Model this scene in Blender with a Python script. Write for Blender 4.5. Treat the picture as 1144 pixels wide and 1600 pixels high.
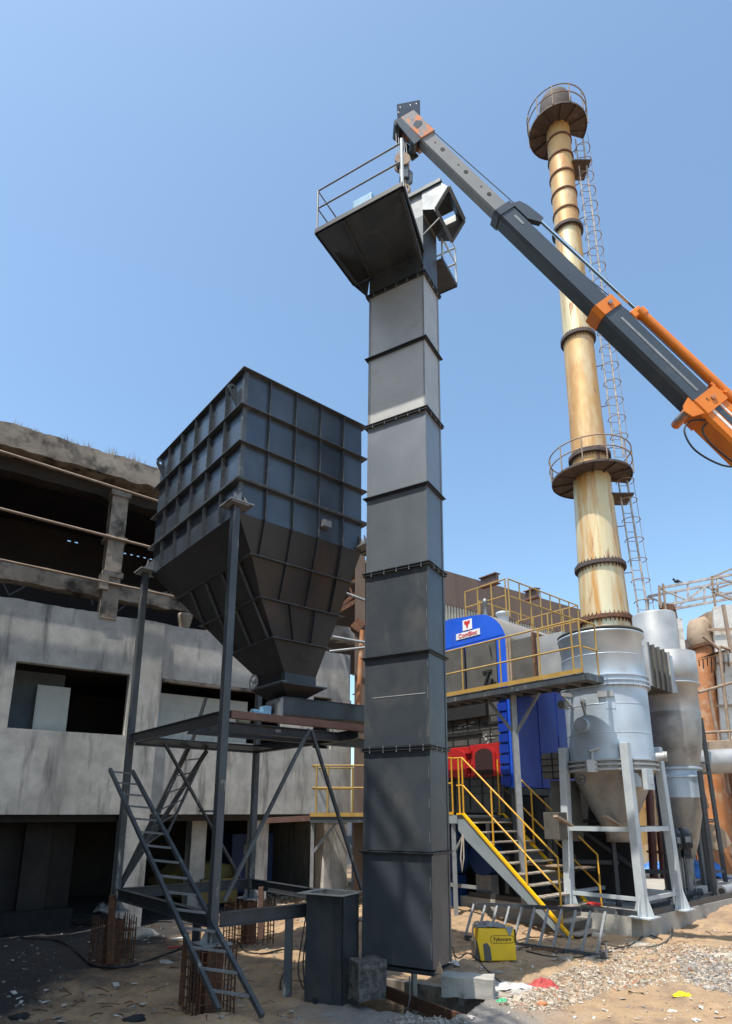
import bpy, math, random
import numpy as np
from mathutils import Vector
random.seed(7)
for o in list(bpy.data.objects): bpy.data.objects.remove(o)
SC = bpy.context.scene
COL = SC.collection
# ------------------------------------------------------------------ camera
F_PX, CY, CX, PITCH, H = 987., 1020., 572., math.radians(14.2), 2.5
cam = bpy.data.cameras.new('camera'); camo = bpy.data.objects.new('camera', cam); COL.objects.link(camo)
camo.location = (0, 0, H); camo.rotation_euler = (math.radians(90) + PITCH, 0, 0)
cam.sensor_fit = 'VERTICAL'; cam.sensor_height = 36; cam.lens = 36 * F_PX / 1600
cam.shift_y = (CY - 800) / 1600; cam.clip_end = 2000; cam.clip_start = .05
SC.camera = camo
# ------------------------------------------------------------------ sky, sun, exposure
SUN_EL, SUN_TR = math.radians(66), math.radians(49)     # elevation; heading of travel of the light
sdir = Vector((-math.cos(SUN_TR) * math.cos(SUN_EL), -math.sin(SUN_TR) * math.cos(SUN_EL), math.sin(SUN_EL)))
W = bpy.data.worlds.new('World'); SC.world = W; W.use_nodes = True
nt = W.node_tree; bg = nt.nodes['Background']
sky = nt.nodes.new('ShaderNodeTexSky'); sky.sky_type = 'NISHITA'; sky.sun_disc = False
sky.sun_elevation = SUN_EL; sky.sun_rotation = math.atan2(sdir.x, sdir.y)
sky.air_density = 1.0; sky.dust_density = 2.2; sky.ozone_density = .35; sky.altitude = 200
tint = nt.nodes.new('ShaderNodeMix'); tint.data_type = 'RGBA'; tint.blend_type = 'MULTIPLY'; tint.inputs[0].default_value = 1; tint.inputs[7].default_value = (.86, 1.0, 1.0, 1)
nt.links.new(sky.outputs[0], tint.inputs[6]); nt.links.new(tint.outputs[2], bg.inputs[0]); bg.inputs[1].default_value = 0.15
sl = bpy.data.lights.new('sun', 'SUN'); sl.energy = 3.2; sl.angle = math.radians(.5); sl.color = (1, .94, .85)
so = bpy.data.objects.new('sun', sl); COL.objects.link(so); so.rotation_euler = sdir.to_track_quat('Z', 'Y').to_euler()
SC.view_settings.view_transform = 'Standard'; SC.view_settings.look = 'None'
SC.view_settings.exposure = 0.86; SC.view_settings.gamma = 1
SC.render.resolution_x = 732; SC.render.resolution_y = 1024
# ------------------------------------------------------------------ helpers
cp, sp = math.cos(PITCH), math.sin(PITCH)
def ray(px, py):
    u = (px - CX) / F_PX; v = (CY - py) / F_PX
    return np.array([u, cp - v * sp, sp + v * cp])
O3 = np.array([0, 0, H])
def at(px, py, y): d = ray(px, py); return O3 + d * y / d[1]
def atz(px, py, z): d = ray(px, py); return O3 + d * (z - H) / d[2]
def A3(*p): return np.array(p, float)
def nrm(v): v = np.array(v, float); return v / (np.linalg.norm(v) + 1e-12)
def perp(a):
    a = nrm(a); r = np.cross(a, [0, 0, 1])
    if np.linalg.norm(r) < 1e-3: r = np.array([1., 0, 0])
    r = nrm(r); return r, nrm(np.cross(r, a))

class MB:
    def __init__(s): s.v = []; s.f = []; s.sm = []
    def add(s, vs, fs, smooth=False):
        b = len(s.v); s.v += [tuple(map(float, v)) for v in vs]
        for f in fs: s.f.append(tuple(b + i for i in f)); s.sm.append(smooth)
        return s
    def hexa(s, c):                      # 8 corners: bottom 4 ccw, top 4
        return s.add(c, [(3, 2, 1, 0), (4, 5, 6, 7), (0, 1, 5, 4), (1, 2, 6, 5), (2, 3, 7, 6), (3, 0, 4, 7)])
    def box(s, c, X, Y, Z, hx, hy, hz):  # centre, axes, half sizes
        c = A3(*c); X = nrm(X); Y = nrm(Y); Z = nrm(Z)
        q = [c + X * a * hx + Y * b * hy + Z * d * hz for d in (-1, 1) for a, b in ((-1, -1), (1, -1), (1, 1), (-1, 1))]
        return s.hexa(q)
    def fr(s, fn, u0, u1, v0, v1, w0, w1):  # box in a curvilinear frame fn(u,v,w)
        q = [fn(u, v, w) for w in (w0, w1) for u, v in ((u0, v0), (u1, v0), (u1, v1), (u0, v1))]
        return s.hexa(q)
    def bar(s, p, q, w, h, up=None):
        p = A3(*p); q = A3(*q); a = q - p; L = np.linalg.norm(a)
        r, u = perp(a)
        if up is not None:
            r = nrm(np.cross(a, up)); u = nrm(np.cross(r, a))
        return s.box((p + q) / 2, r, a, u, w / 2, L / 2, h / 2)
    def tube(s, pts, r, n=8, cap=True):
        pts = [A3(*p) for p in pts]; m = len(pts); rs = r if hasattr(r, '__len__') else [r] * m
        ring = []; R0 = None
        for i, p in enumerate(pts):
            a = nrm(pts[min(i + 1, m - 1)] - pts[max(i - 1, 0)])
            if R0 is None: R0, U0 = perp(a)
            else:
                R0 = nrm(R0 - a * (R0 @ a)); U0 = np.cross(R0, a)
            ring.append([p + rs[i] * (R0 * math.cos(t) + U0 * math.sin(t)) for t in (2 * math.pi * k / n for k in range(n))])
        vs = [v for g in ring for v in g]; fs = []
        for i in range(m - 1):
            for k in range(n):
                fs.append((i * n + k, i * n + (k + 1) % n, (i + 1) * n + (k + 1) % n, (i + 1) * n + k))
        s.add(vs, fs, True)
        if cap: s.add(ring[0], [tuple(range(n))[::-1]]); s.add(ring[-1], [tuple(range(n))])
        return s
    def lathe(s, c, prof, n=48, a0=0, a1=2 * math.pi, lean=(0, 0), smooth=True):   # prof: (r,z) list
        full = abs(a1 - a0 - 2 * math.pi) < 1e-6; k = n if full else n + 1
        vs = []
        for r, z in prof:
            for i in range(k):
                t = a0 + (a1 - a0) * i / n
                vs.append((c[0] + lean[0] * z + r * math.cos(t), c[1] + lean[1] * z + r * math.sin(t), z))
        fs = []
        for j in range(len(prof) - 1):
            for i in range(n if full else n):
                i2 = (i + 1) % k
                fs.append((j * k + i, j * k + i2, (j + 1) * k + i2, (j + 1) * k + i))
        return s.add(vs, fs, smooth)
    def prism(s, poly, ext):             # polygon of 3D points, extruded by vector
        n = len(poly); P = [A3(*p) for p in poly]; Q = [p + A3(*ext) for p in P]
        return s.add(P + Q, [tuple(range(n))[::-1], tuple(range(n, 2 * n))] + [(i, (i + 1) % n, n + (i + 1) % n, n + i) for i in range(n)])
    def build(s, name, m, parent=None, loc=None, label=None, bevel=0, auto=True):
        off = A3(0, 0, 0)
        p = parent
        while p is not None: off = off + A3(*p.location); p = p.parent
        if loc is not None: off = off + A3(*loc)
        me = bpy.data.meshes.new(name); me.from_pydata([tuple(A3(*v) - off) for v in s.v], [], s.f)
        for pl, q in zip(me.polygons, s.sm): pl.use_smooth = q
        me.validate(); me.update()
        import bmesh
        bm = bmesh.new(); bm.from_mesh(me)
        bmesh.ops.delete(bm, geom=[v for v in bm.verts if not v.link_faces], context='VERTS')
        bmesh.ops.recalc_face_normals(bm, faces=bm.faces); bm.to_mesh(me); bm.free()
        for mm in (m if isinstance(m, (list, tuple)) else [m]): me.materials.append(mm)
        o = bpy.data.objects.new(name, me); COL.objects.link(o); o.parent = parent
        if loc is not None: o.location = loc
        if label: o['label'] = label
        if bevel:
            b = o.modifiers.new('bevel', 'BEVEL'); b.width = bevel; b.segments = 2; b.limit_method = 'ANGLE'
        return o
def thing(name, label, cat, loc, group=None):
    o = bpy.data.objects.new(name, None); COL.objects.link(o); o.location = tuple(map(float, loc)); o.empty_display_size = .2
    o['label'] = label; o['category'] = cat
    if group: o['group'] = group
    return o
def tag(o, label=None, cat=None, group=None, kind=None):
    if label: o['label'] = label
    if cat: o['category'] = cat
    if group: o['group'] = group
    if kind: o['kind'] = kind
    return o
def copy_tree(o, parent=None, loc=None):
    c = o.copy(); COL.objects.link(c); c.parent = parent
    if loc is not None: c.location = loc
    for ch in list(o.children): copy_tree(ch, c)
    return c
# ------------------------------------------------------------------ materials
def mat(name, c1, c2=None, rough=.6, metal=0, scale=3, stretch=(1, 1, 1), bump=.0, bscale=30, detail=6, lo=.35, hi=.65,
        c3=None, s3=8, lo3=.55, hi3=.7, st3=(1, 1, 1), rvar=.12, spec=.5, coat=0, c4=None, s4=3, lo4=.5, hi4=.7, st4=(1, 1, 1)):
    m = bpy.data.materials.new(name); m.use_nodes = True; t = m.node_tree; N = t.nodes; Lk = t.links
    b = N['Principled BSDF']; b.inputs['Metallic'].default_value = metal
    b.inputs['Specular IOR Level'].default_value = spec
    if coat: b.inputs['Coat Weight'].default_value = coat; b.inputs['Coat Roughness'].default_value = .25
    tc = N.new('ShaderNodeTexCoord'); geo = N.new('ShaderNodeNewGeometry')
    def mapped(st):
        mp = N.new('ShaderNodeMapping'); mp.inputs['Scale'].default_value = st; Lk.new(geo.outputs['Position'], mp.inputs[0]); return mp.outputs[0]
    def noise(sc, st, dt=detail, dist=0):
        n = N.new('ShaderNodeTexNoise'); n.inputs['Scale'].default_value = sc; n.inputs['Detail'].default_value = dt
        n.inputs['Roughness'].default_value = .62; n.inputs['Distortion'].default_value = dist
        Lk.new(mapped(st), n.inputs['Vector']); return n.outputs['Fac']
    def ramp(src, l, h):
        r = N.new('ShaderNodeMapRange'); r.inputs['From Min'].default_value = l; r.inputs['From Max'].default_value = h
        Lk.new(src, r.inputs['Value']); return r.outputs[0]
    def mix(f, a, bb):
        x = N.new('ShaderNodeMix'); x.data_type = 'RGBA'; Lk.new(f, x.inputs[0])
        for i, v in ((6, a), (7, bb)):
            if hasattr(v, '__len__'): x.inputs[i].default_value = (*v[:3], 1)
            else: Lk.new(v, x.inputs[i])
        return x.outputs[2]
    c2 = c2 or tuple(v * .8 for v in c1)
    n1 = noise(scale, stretch)
    col = mix(ramp(n1, lo, hi), c1, c2)
    if c3: col = mix(ramp(noise(s3, st3), lo3, hi3), col, c3)
    if c4: col = mix(ramp(noise(s4, st4, dist=.6), lo4, hi4), col, c4)
    Lk.new(col, b.inputs['Base Color'])
    r = N.new('ShaderNodeMapRange'); r.inputs['To Min'].default_value = max(.03, rough - rvar); r.inputs['To Max'].default_value = min(1, rough + rvar)
    Lk.new(noise(scale * 2.3, stretch), r.inputs['Value']); Lk.new(r.outputs[0], b.inputs['Roughness'])
    if bump:
        bp = N.new('ShaderNodeBump'); bp.inputs['Strength'].default_value = min(1, bump * 10); bp.inputs['Distance'].default_value = bump * .3
        Lk.new(noise(bscale, (1, 1, 1)), bp.inputs['Height']); Lk.new(bp.outputs[0], b.inputs['Normal'])
    m['api'] = 0
    return m
M = {}
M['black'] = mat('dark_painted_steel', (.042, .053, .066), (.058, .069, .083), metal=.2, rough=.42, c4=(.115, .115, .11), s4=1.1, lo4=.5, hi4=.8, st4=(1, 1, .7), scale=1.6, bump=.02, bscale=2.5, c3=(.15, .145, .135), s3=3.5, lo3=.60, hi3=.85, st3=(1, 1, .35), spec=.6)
M['sheen1'] = mat('faint_sky_sheen_steel', (.11, .13, .15), (.13, .15, .17), metal=.25, rough=.38, scale=1.4, bump=.02, bscale=2.5, spec=.6)  # dark casing paint paled by a faint sky sheen in its colour
M['sheen2'] = mat('strong_sky_sheen_steel', (.20, .23, .265), (.23, .26, .29), metal=.3, rough=.38, scale=1.2, bump=.02, bscale=2.5, spec=.6)  # same casing paint with a stronger sky sheen put into the colour
M['black2'] = mat('dark_painted_steel_frame', (.032, .038, .046), (.05, .056, .064), rough=.45, scale=5, c3=(.22, .22, .21), s3=7, lo3=.66, hi3=.8)
M['ring'] = mat('dark_flange_paint', (.022, .026, .032), (.03, .034, .04), rough=.5, scale=6)
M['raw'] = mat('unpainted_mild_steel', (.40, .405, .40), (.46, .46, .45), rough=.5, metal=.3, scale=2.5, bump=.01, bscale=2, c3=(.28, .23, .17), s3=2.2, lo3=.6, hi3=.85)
M['weld'] = mat('ground_steel_edge', (.30, .31, .32), (.18, .19, .20), rough=.4, metal=.4, scale=20)
M['bright'] = mat('bright_unpainted_metal', (.26, .27, .28), (.16, .17, .18), rough=.42, metal=.6, scale=4)
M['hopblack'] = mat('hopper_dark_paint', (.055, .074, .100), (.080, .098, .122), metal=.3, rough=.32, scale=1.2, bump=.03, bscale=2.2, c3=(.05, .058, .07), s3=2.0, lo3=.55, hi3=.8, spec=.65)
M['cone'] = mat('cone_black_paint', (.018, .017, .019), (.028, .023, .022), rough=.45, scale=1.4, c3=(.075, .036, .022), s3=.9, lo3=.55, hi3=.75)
M['rib'] = mat('stiffener_steel', (.055, .062, .07), (.09, .10, .11), rough=.45, scale=7, c3=(.24, .25, .25), s3=9, lo3=.6, hi3=.8)
M['grey'] = mat('grey_galvanised_steel', (.20, .21, .22), (.28, .29, .30), rough=.5, scale=6, metal=.2)
M['postgrey'] = mat('scuffed_post_paint', (.045, .053, .062), (.07, .08, .09), rough=.45, scale=3, stretch=(1, 1, .3), c3=(.34, .32, .28), s3=5, lo3=.60, hi3=.72, st3=(2, 2, .5))
M['primer'] = mat('red_brown_primer', (.16, .085, .065), (.12, .062, .05), rough=.7, scale=4, c3=(.2, .17, .15), s3=6, lo3=.6, hi3=.75)
M['rust'] = mat('rusty_steel', (.15, .065, .032), (.09, .045, .03), rough=.85, scale=6, bump=.02, c3=(.25, .12, .05), s3=10)
M['orustr'] = mat('orange_rust_duct', (.50, .20, .07), (.30, .13, .06), rough=.75, scale=1.6, stretch=(1, 1, .5), c3=(.45, .33, .22), s3=1.8, lo3=.5, hi3=.65)
M['tan'] = mat('dusty_tan_duct', (.36, .27, .19), (.29, .21, .15), rough=.8, scale=3, c3=(.2, .14, .1), s3=5)
M['conc'] = mat('weathered_concrete', (.60, .585, .54), (.43, .42, .395), rough=.92, scale=2.6, bump=.03, bscale=14, lo=.38, hi=.66, c3=(.085, .08, .08), s3=2.1, lo3=.53, hi3=.74, st3=(1.5, 1.5, .22), c4=(.30, .29, .275), s4=.45, lo4=.46, hi4=.7, st4=(1, 1, .6))
M['concwarm'] = mat('broken_concrete', (.42, .36, .29), (.25, .21, .17), rough=.95, scale=1.3, bump=.05, bscale=12, c3=(.06, .052, .045), s3=2.2, lo3=.48, hi3=.66)
M['concdark'] = mat('sooty_shaded_concrete', (.055, .045, .038), (.035, .03, .028), rough=.95, scale=1.2, bump=.05, bscale=8)  # soot colour that also carries the shade of the roof soffit
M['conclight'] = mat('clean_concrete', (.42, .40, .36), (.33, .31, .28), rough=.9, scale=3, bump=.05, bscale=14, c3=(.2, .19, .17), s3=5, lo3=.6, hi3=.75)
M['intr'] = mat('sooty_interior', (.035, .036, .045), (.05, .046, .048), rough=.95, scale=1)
M['cab'] = mat('pale_cabinet_paint', (.55, .58, .54), (.48, .51, .48), rough=.5, scale=3)
M['cabblue'] = mat('blue_grey_partition', (.22, .28, .34), (.17, .22, .28), rough=.6, scale=2)
M['silver'] = mat('aluminium_cladding_paint', (.42, .50, .59), (.50, .57, .64), rough=.44, metal=.35, scale=1.1, bump=.015, bscale=1.8, c3=(.35, .36, .36), s3=2.5, lo3=.6, hi3=.85, rvar=.08)
M['silverleg'] = mat('silver_painted_steel', (.42, .47, .50), (.50, .54, .56), rough=.5, metal=.1, scale=4, c3=(.3, .27, .22), s3=8, lo3=.66, hi3=.8)
M['cyc'] = mat('dull_silver_steel', (.33, .34, .345), (.40, .405, .40), rough=.5, metal=.3, scale=2.2, bump=.01, bscale=2)
M['cyctan'] = mat('bare_steel_cone', (.27, .265, .255), (.34, .335, .32), rough=.48, metal=.45, scale=2.2, c3=(.18, .165, .15), s3=1.5, lo3=.5, hi3=.7)
M['yel'] = mat('yellow_safety_paint', (.62, .34, .03), (.52, .27, .02), rough=.45, scale=4, c3=(.42, .27, .12), s3=9, lo3=.62, hi3=.8)
M['yelstr'] = mat('bright_yellow_edge', (.85, .50, .01), (.78, .42, .01), rough=.4, scale=4)
M['stgrey'] = mat('stringer_blue_grey', (.21, .25, .27), (.25, .29, .31), rough=.5, scale=2)
M['tread'] = mat('dusty_chequer_plate', (.36, .31, .25), (.25, .22, .19), rough=.8, scale=9, bump=.03, bscale=60)
M['yeld'] = mat('shaded_yellow_rail_paint', (.42, .27, .07), (.34, .21, .05), rough=.55, scale=5, c3=(.25, .17, .1), s3=9, lo3=.6, hi3=.78)  # safety yellow again, dulled so the rails' shade sits in the colour
M['deck'] = mat('dark_grating', (.10, .11, .115), (.14, .145, .15), rough=.6, scale=5)
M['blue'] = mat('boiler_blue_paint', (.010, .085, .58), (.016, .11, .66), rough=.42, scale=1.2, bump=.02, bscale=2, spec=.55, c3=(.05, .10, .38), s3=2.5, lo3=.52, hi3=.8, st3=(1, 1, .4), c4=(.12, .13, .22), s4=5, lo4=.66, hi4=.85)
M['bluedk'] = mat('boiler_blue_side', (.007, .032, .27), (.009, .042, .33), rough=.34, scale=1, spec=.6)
M['red'] = mat('furnace_door_red', (.45, .016, .016), (.36, .02, .02), rough=.4, scale=3)
M['redin'] = mat('furnace_opening_dark', (.03, .01, .01), rough=.8)
M['panel'] = mat('greasy_grey_panel', (.115, .11, .098), (.075, .07, .062), rough=.6, scale=1.8, c3=(.06, .058, .055), s3=3, lo3=.58, hi3=.8)
M['brickdk'] = mat('soot_black_plates', (.06, .06, .055), (.085, .08, .075), rough=.75, scale=5, c3=(.3, .3, .29), s3=3.5, lo3=.74, hi3=.8)
M['dkband'] = mat('black_lintel', (.012, .012, .014), rough=.7)
M['boiltop'] = mat('dusty_cladding_sheet', (.33, .29, .25), (.28, .25, .22), rough=.5, metal=.25, scale=1.5)
M['shed'] = mat('brown_roof_sheet', (.17, .115, .09), (.14, .095, .078), rough=.75, scale=.6, stretch=(1, 1, .15), c3=(.10, .07, .06), s3=2, lo3=.55, hi3=.75, st3=(2, 2, .1))
M['corr'] = mat('pale_corrugated_sheet', (.50, .47, .40), (.40, .37, .32), rough=.7, scale=3)
M['white'] = mat('white_wrinkled_cladding', (.66, .64, .60), (.50, .48, .44), rough=.55, metal=.2, scale=.9, bump=.15, bscale=2.2, c3=(.3, .24, .17), s3=2.0, lo3=.56, hi3=.68)
M['scaf'] = mat('dusty_scaffold_tube', (.33, .25, .19), (.24, .17, .12), rough=.8, scale=5)
M['truss'] = mat('weathered_truss_paint', (.50, .48, .46), (.28, .24, .22), rough=.7, scale=4)
M['crdark'] = mat('crane_boom_dark_grey', (.040, .052, .066), (.050, .062, .076), rough=.36, scale=1, spec=.6, c3=(.09, .095, .10), s3=3, lo3=.58, hi3=.8, c4=(.02, .018, .016), s4=6, lo4=.62, hi4=.8)
M['crgrey'] = mat('crane_boom_inner_grey', (.20, .205, .205), (.24, .24, .235), rough=.45, scale=2.5, c3=(.2, .18, .15), s3=5, lo3=.62, hi3=.8)
M['crworn'] = mat('worn_boom_head_paint', (.23, .22, .22), (.60, .19, .05), rough=.55, scale=5, lo=.48, hi=.56, c3=(.12, .11, .11), s3=9, lo3=.6, hi3=.7)
M['orange'] = mat('crane_orange_paint', (.72, .21, .018), (.62, .17, .015), rough=.42, scale=2.5, c3=(.35, .10, .02), s3=6, lo3=.64, hi3=.85)
M['chrome'] = mat('chromed_piston_rod', (.62, .66, .70), (.55, .6, .64), rough=.18, metal=1, scale=5)
M['rubber'] = mat('black_rubber', (.018, .018, .02), rough=.6)
M['wire'] = mat('steel_wire_rope', (.10, .10, .11), (.16, .16, .16), rough=.5, metal=.4, scale=40)
M['motorbl'] = mat('light_blue_motor_paint', (.22, .42, .58), (.17, .34, .50), rough=.45, scale=6)
M['cream'] = mat('cream_motor_paint', (.62, .60, .42), (.5, .48, .34), rough=.5, scale=6)
M['motordk'] = mat('dark_motor_paint', (.035, .04, .05), rough=.5)
M['ywel'] = mat('welder_yellow_casing', (.86, .56, .005), (.78, .48, .01), rough=.42, scale=3, c3=(.42, .36, .18), s3=4, lo3=.66, hi3=.76)
M['ink'] = mat('dark_print', (.04, .03, .01), rough=.6)
M['chalk'] = mat('chalk_marks', (.45, .45, .45), rough=.9)
M['signw'] = mat('white_sign_plate', (.85, .85, .86), rough=.5)
M['signr'] = mat('red_sign_print', (.62, .03, .03), rough=.5)
M['tarp'] = mat('blue_tarpaulin', (.03, .16, .55), (.05, .22, .62), rough=.45, scale=5)
M['redcloth'] = mat('faded_red_cloth', (.50, .09, .08), (.36, .05, .05), rough=.9, scale=9)
M['plastic'] = mat('dirty_white_plastic', (.55, .53, .50), (.42, .40, .38), rough=.5, scale=7)
M['green'] = mat('green_plastic', (.05, .42, .2), rough=.4)
M['yelp'] = mat('yellow_plastic', (.75, .6, .02), rough=.4)
M['brickr'] = mat('broken_red_brick', (.46, .16, .07), (.5, .22, .1), rough=.9, scale=12)
M['stone'] = mat('pale_rubble', (.50, .44, .36), (.36, .31, .25), rough=.95, scale=6, c3=(.5, .24, .14), s3=2.2, lo3=.6, hi3=.66)
M['dry'] = mat('dry_grass', (.28, .22, .12), (.2, .15, .08), rough=.9, scale=6)
M['sack'] = mat('dusty_yellow_sacking', (.24, .19, .06), (.14, .11, .05), rough=.9, scale=3)
M['fan'] = mat('deep_blue_machine_paint', (.01, .04, .14), (.012, .05, .18), rough=.5, scale=2)
M['coal'] = mat('coal_dust', (.02, .02, .022), (.03, .03, .03), rough=1, scale=6)
def plate_tones(m, amt):
    t = m.node_tree; b = t.nodes['Principled BSDF']; src = b.inputs['Base Color'].links[0].from_socket
    g = t.nodes.new('ShaderNodeNewGeometry'); v = t.nodes.new('ShaderNodeTexNoise'); v.inputs['Scale'].default_value = 1.3; v.inputs['Detail'].default_value = 1
    t.links.new(g.outputs['Position'], v.inputs['Vector']); r = t.nodes.new('ShaderNodeMapRange'); r.inputs['From Min'].default_value = .3; r.inputs['From Max'].default_value = .7; r.inputs['To Min'].default_value = 1 - amt; r.inputs['To Max'].default_value = 1 + amt
    t.links.new(v.outputs['Fac'], r.inputs['Value']); h = t.nodes.new('ShaderNodeHueSaturation'); t.links.new(r.outputs[0], h.inputs['Value']); t.links.new(src, h.inputs['Color']); t.links.new(h.outputs[0], b.inputs['Base Color'])
for k_ in ('hopblack', 'postgrey', 'silver', 'cyc'): plate_tones(M[k_], .2)
def stack_mat():
    m = mat('rust_streaked_stack_paint', (.68, .61, .42), (.62, .48, .25), rough=.42, metal=.25, scale=.9, stretch=(1, 1, .14), c3=(.52, .25, .06), s3=1.9, lo3=.46, hi3=.64, c4=(.30, .14, .06), s4=2.6, lo4=.60, hi4=.70, st4=(1.2, 1.2, .22), st3=(1.1, 1.1, .10), rvar=.05)
    return m
M['stack'] = stack_mat()
M['stacko'] = mat('orange_rust_stack_paint', (.58, .37, .15), (.48, .24, .08), rough=.5, metal=.2, scale=1.6, stretch=(1, 1, .35), c4=(.26, .12, .06), s4=2.2, lo4=.60, hi4=.70, st4=(1.2, 1.2, .3), c3=(.66, .56, .36), s3=1.3, lo3=.5, hi3=.75, st3=(1, 1, .25))
M['stackdk'] = mat('sooty_brown_steel', (.085, .062, .055), (.06, .045, .042), rough=.8, scale=2, c3=(.14, .09, .07), s3=3)

def txt(s, size, p, X, U, m, name, parent, depth=.002, bold=0):
    c = bpy.data.curves.new(name, 'FONT'); c.body = s; c.size = size; c.extrude = depth; c.offset = bold; c.align_x = 'CENTER'; c.align_y = 'CENTER'
    t = bpy.data.objects.new(name, c); COL.objects.link(t)
    dg = bpy.context.evaluated_depsgraph_get(); me = bpy.data.meshes.new_from_object(t.evaluated_get(dg))
    bpy.data.objects.remove(t)
    X = nrm(X); U = nrm(U); Nn = np.cross(X, U); off = A3(0, 0, 0); q = parent
    while q is not None: off = off + A3(*q.location); q = q.parent
    for v in me.vertices:
        w = A3(*p) + X * v.co.x + U * v.co.y + Nn * v.co.z - off; v.co = tuple(w)
    me.materials.clear(); me.materials.append(m)
    o = bpy.data.objects.new(name, me); COL.objects.link(o); o.parent = parent
    return o
# ================================================================== GROUND
Rt = A3(.503, .864, 0); Lt = A3(-.864, .503, 0); NT = A3(.897, 8.955, 0)
def TW(r, l, z): return NT + A3(.011 * z, .003 * z, z) + Rt * r + Lt * l
from mathutils import noise as mnoise
def fbm(x, y, s): return mnoise.fractal(Vector((x * s, y * s, 3.1)), 1.0, 2.0, 5)
def sstep(a, b, x): t = max(0, min(1, (x - a) / (b - a))); return t * t * (3 - 2 * t)
def gz(x, y):
    z = .05 * fbm(x, y, .8) + .025 * fbm(x, y, 3.1)
    q = A3(x, y, 0) - NT; r = q @ Rt; l = q @ Lt
    e = .10 * fbm(x, y, 2.2)
    d = min(r - (-.22 + e), 1.15 + e - r, l - (-.30 + e * .6), 1.75 + e - l)     # pit
    z -= 1.35 * sstep(0, .16, d)
    z += .24 * math.exp(-((x + 1.7) ** 2 / 1.4 + (y - 8.0) ** 2 / .25))         # mound by the ladder
    z += .30 * math.exp(-((x - 9.6) ** 2 / 3.5 + (y - 16.2) ** 2 / 4.5))         # sand heaped at the plinth
    z += .10 * math.exp(-((x - 6.3) ** 2 / 5 + (y - 12.4) ** 2 / .5))
    z += .10 * math.exp(-((x + 4.2) ** 2 / 2.2 + (y - 10.4) ** 2 / .5))
    z += .06 * math.exp(-((x - 1.1) ** 2 / .8 + (y - 11.9) ** 2 / .3))
    z += .25 * sstep(14, 20, y) * (1 if x < 3 else 0)
    z += .022 * mnoise.noise(Vector((x * 7.5, y * 7.5, 1.7))) + .012 * mnoise.noise(Vector((x * 15, y * 15, 5.7)))
    for c_ in (0, 1.5):
        u = (y - 11.0 - .16 * (x - 5) - c_ * .62); z -= .05 * math.exp(-(u / .13) ** 2) * sstep(1.8, 3.2, x)
    return z
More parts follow.
